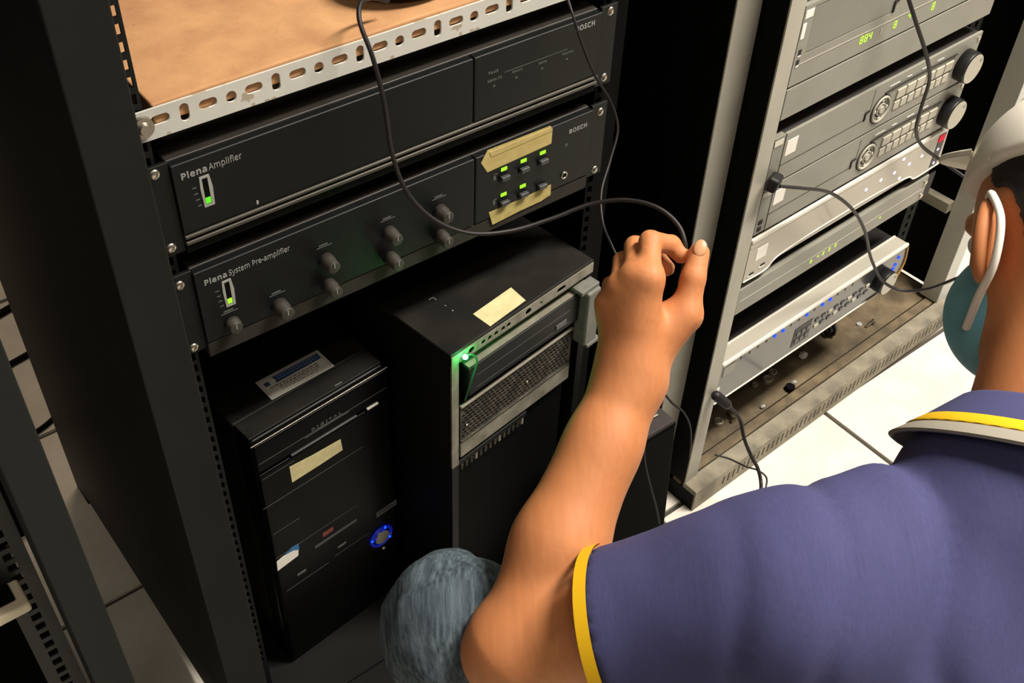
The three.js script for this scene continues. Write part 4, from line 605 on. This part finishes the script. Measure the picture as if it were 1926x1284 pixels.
  { const s = new THREE.Shape(); s.moveTo(-0.080, 0.02); s.bezierCurveTo(-0.084, 0.09, -0.05, 0.122, 0, 0.124); s.bezierCurveTo(0.05, 0.122, 0.084, 0.09, 0.080, 0.02); s.bezierCurveTo(0.06, 0.075, -0.06, 0.075, -0.080, 0.02); const g = new THREE.ExtrudeGeometry(s, { depth: 0.003, bevelEnabled: true, bevelSize: 0.0015, bevelThickness: 0.0015, curveSegments: 14 }); const p = g.attributes.position; for (let i = 0; i < p.count; i++) p.setZ(i, p.getZ(i) - p.getX(i) ** 2 * 1.2); g.computeVertexNormals(); const bz = hu.clone().multiplyScalar(0.97).addScaledVector(hf, -0.12).normalize(), by = hf.clone().addScaledVector(bz, -hf.dot(bz)).normalize(), bxx = by.clone().cross(bz); g.applyMatrix4(new THREE.Matrix4().makeBasis(bxx, by, bz)); const q = hp(0, 0.086, 0.01); put('cap_brim', g.translate(q.x, q.y, q.z), M.cap, 'curved white cap brim'); }
  const mo = ell(hp(0, -0.05, 0.038), hax, [0.067, 0.066, 0.080]);
  put('face_mask', surfaceNet((x, y, z) => { const [l, u, f] = loc(x, y, z), m = mo(x, y, z); return Math.max(m, -(m + 0.009), 0.005 - f, u + 0.0, Math.abs(l) - 0.066); }, ...bbox([hp(0, -0.05, 0.04)], 0.11), 0.003), M.mask, 'light blue face mask');
  put('mask_strap', tube([hp(0.077, 0.030, 0.0), hp(0.088, 0.034, -0.018), hp(0.089, 0.010, -0.036), hp(0.086, -0.025, -0.030), hp(0.080, -0.050, -0.005), hp(0.068, -0.072, 0.025)], 0.0036, 8, 40), M.white, 'white ear loop of the mask');
  // shirt
  const hemC = at(1150, 1188, 0.907), axis = shoulder.clone().sub(elbow).normalize(), hemD = axis.dot(hemC);
  const sl = cap(elbow, shoulder, 0.066, 0.076), slIn = cap(elbow, shoulder, 0.053, 0.055);
  const chestF = blend([ell(J.chest, [V(1, 0, 0), V(0, 1, 0), V(0, 0, 1)], [0.17, 0.17, 0.125]), cap(J.chest, J.pelvis, 0.13, 0.16), cap(shoulder, neck, 0.060, 0.078), cap(shR, neck, 0.062, 0.078), cap(shoulder, J.chest, 0.07, 0.12), cap(shR, J.chest, 0.07, 0.12), cap(shR, elR.clone().lerp(shR, 0.2), 0.075, 0.066)], 0.06);
  const neckCut = cap(neck, hp(0, -0.05, -0.02), 0.071, 0.062);
  const shirtSDF = (x, y, z) => {
    const al = axis.x * x + axis.y * y + axis.z * z - hemD;
    let s = Math.max(sl(x, y, z), -al), c = chestF(x, y, z);
    const k = clamp((al - 0.01) / 0.06, 0, 1), fu = x * 0.79 + z * 0.62, fv = x * 0.41 + y * 0.72 - z * 0.56, wv = fu * 62 + fv * 14 + vnoise(x * 7, y * 7, z * 7) * 7,
      crease = Math.pow(0.5 + 0.5 * Math.sin(wv), 5) * 0.009 * clamp(vnoise(x * 5 + 3, y * 5 + 8, z * 5) * 2.2 - 0.5, 0, 1), fold = (crease - 0.002 + (vnoise(x * 16, y * 16, z * 16) - 0.5) * 0.007) * k;
    let d = smin(s, c, 0.035) + fold; if (al < 0.04) d = Math.max(d, -slIn(x, y, z), -al); return Math.max(d, -neckCut(x, y, z), 0.16 - y);
  };
  put('shirt', surfaceNet(shirtSDF, ...bbox([shoulder, shR, elR, neck, hipL, hipR, hemC, J.pelvis], 0.16), 0.006), M.shirt, 'navy blue work shirt');
  { // yellow piping round the sleeve hem
    const q = new THREE.Quaternion().setFromUnitVectors(V(0, 0, 1), axis), t0 = hemC.clone().sub(elbow).dot(axis) / elbow.distanceTo(shoulder), c = elbow.clone().lerp(shoulder, t0), R = 0.066 + 0.010 * t0;
    put('sleeve_piping', new THREE.CylinderGeometry(R + 0.0028, R + 0.0022, 0.011, 48, 1, true).rotateX(Math.PI / 2).applyQuaternion(q).translate(c.x, c.y, c.z), new THREE.MeshStandardMaterial({ color: 0xe8b800, roughness: 0.8, side: THREE.DoubleSide }), 'yellow band on the sleeve hem');
    const nd = hp(0, -0.05, -0.02).sub(neck).normalize(), nq = new THREE.Quaternion().setFromUnitVectors(V(0, 1, 0), nd);
    const ring = (r0, r1, h, off, m, nm, lab) => { const p = neck.clone().addScaledVector(nd, off); put(nm, new THREE.LatheGeometry([[r0 - 0.004, h], [r0, h + 0.002], [r0 + 0.003, h], [r1 + 0.004, 0], [r1, -0.002], [r1 - 0.002, 0.001], [r0 - 0.004, h]].map(([a, b]) => new THREE.Vector2(a, b)), 48).applyQuaternion(nq).translate(p.x, p.y, p.z), m, lab); };
    ring(0.068, 0.098, 0.030, 0.034, M.shirt, 'collar', 'navy shirt collar'); ring(0.094, 0.104, 0.009, 0.030, M.yellow, 'collar_stripe', 'yellow stripe on the collar'); ring(0.102, 0.116, 0.012, 0.019, M.collarGrey, 'collar_edge', 'grey edge of the collar');
  }
  // jeans and shoes
  const jeansF = blend([cap(hipL, kneeL, 0.095, 0.064), cap(kneeL, ankL.clone().lerp(kneeL, 0.05), 0.064, 0.05), cap(hipR, kneeR, 0.095, 0.064), cap(kneeR, ankR, 0.064, 0.05), cap(hipL, hipR, 0.11, 0.11), cap(J.pelvis, J.pelvis.clone().add(V(0, 0.06, 0)), 0.12, 0.11)], 0.03);
  put('jeans', surfaceNet((x, y, z) => Math.max(jeansF(x, y, z) + (vnoise(x * 26, y * 26, z * 26) - 0.5) * 0.012 + Math.pow(0.5 + 0.5 * Math.sin((y * 0.8 + z * 0.6) * 95 + vnoise(x * 14, y * 14, z * 14) * 9), 4) * 0.006, 0.075 - y), ...bbox([hipL, hipR, kneeL, kneeR, ankL, ankR], 0.14), 0.008), M.jeans, 'faded blue jeans');
  const shoe = (a, t) => surfaceNet((x, y, z) => { const d = blend([cap(V(a.x, 0.06, a.z + 0.03), V(t.x, 0.045, t.z), 0.042, 0.036), cap(V(a.x, 0.05, a.z), V(a.x, 0.10, a.z), 0.042, 0.045)], 0.03)(x, y, z); return Math.max(d, 0.002 - y); }, ...bbox([a, t], 0.08), 0.007);
  put('shoe', shoe(ankL, toeL), M.shoe); put('shoe', shoe(ankR, toeR), M.shoe);
}
renderer.render(scene, camera);
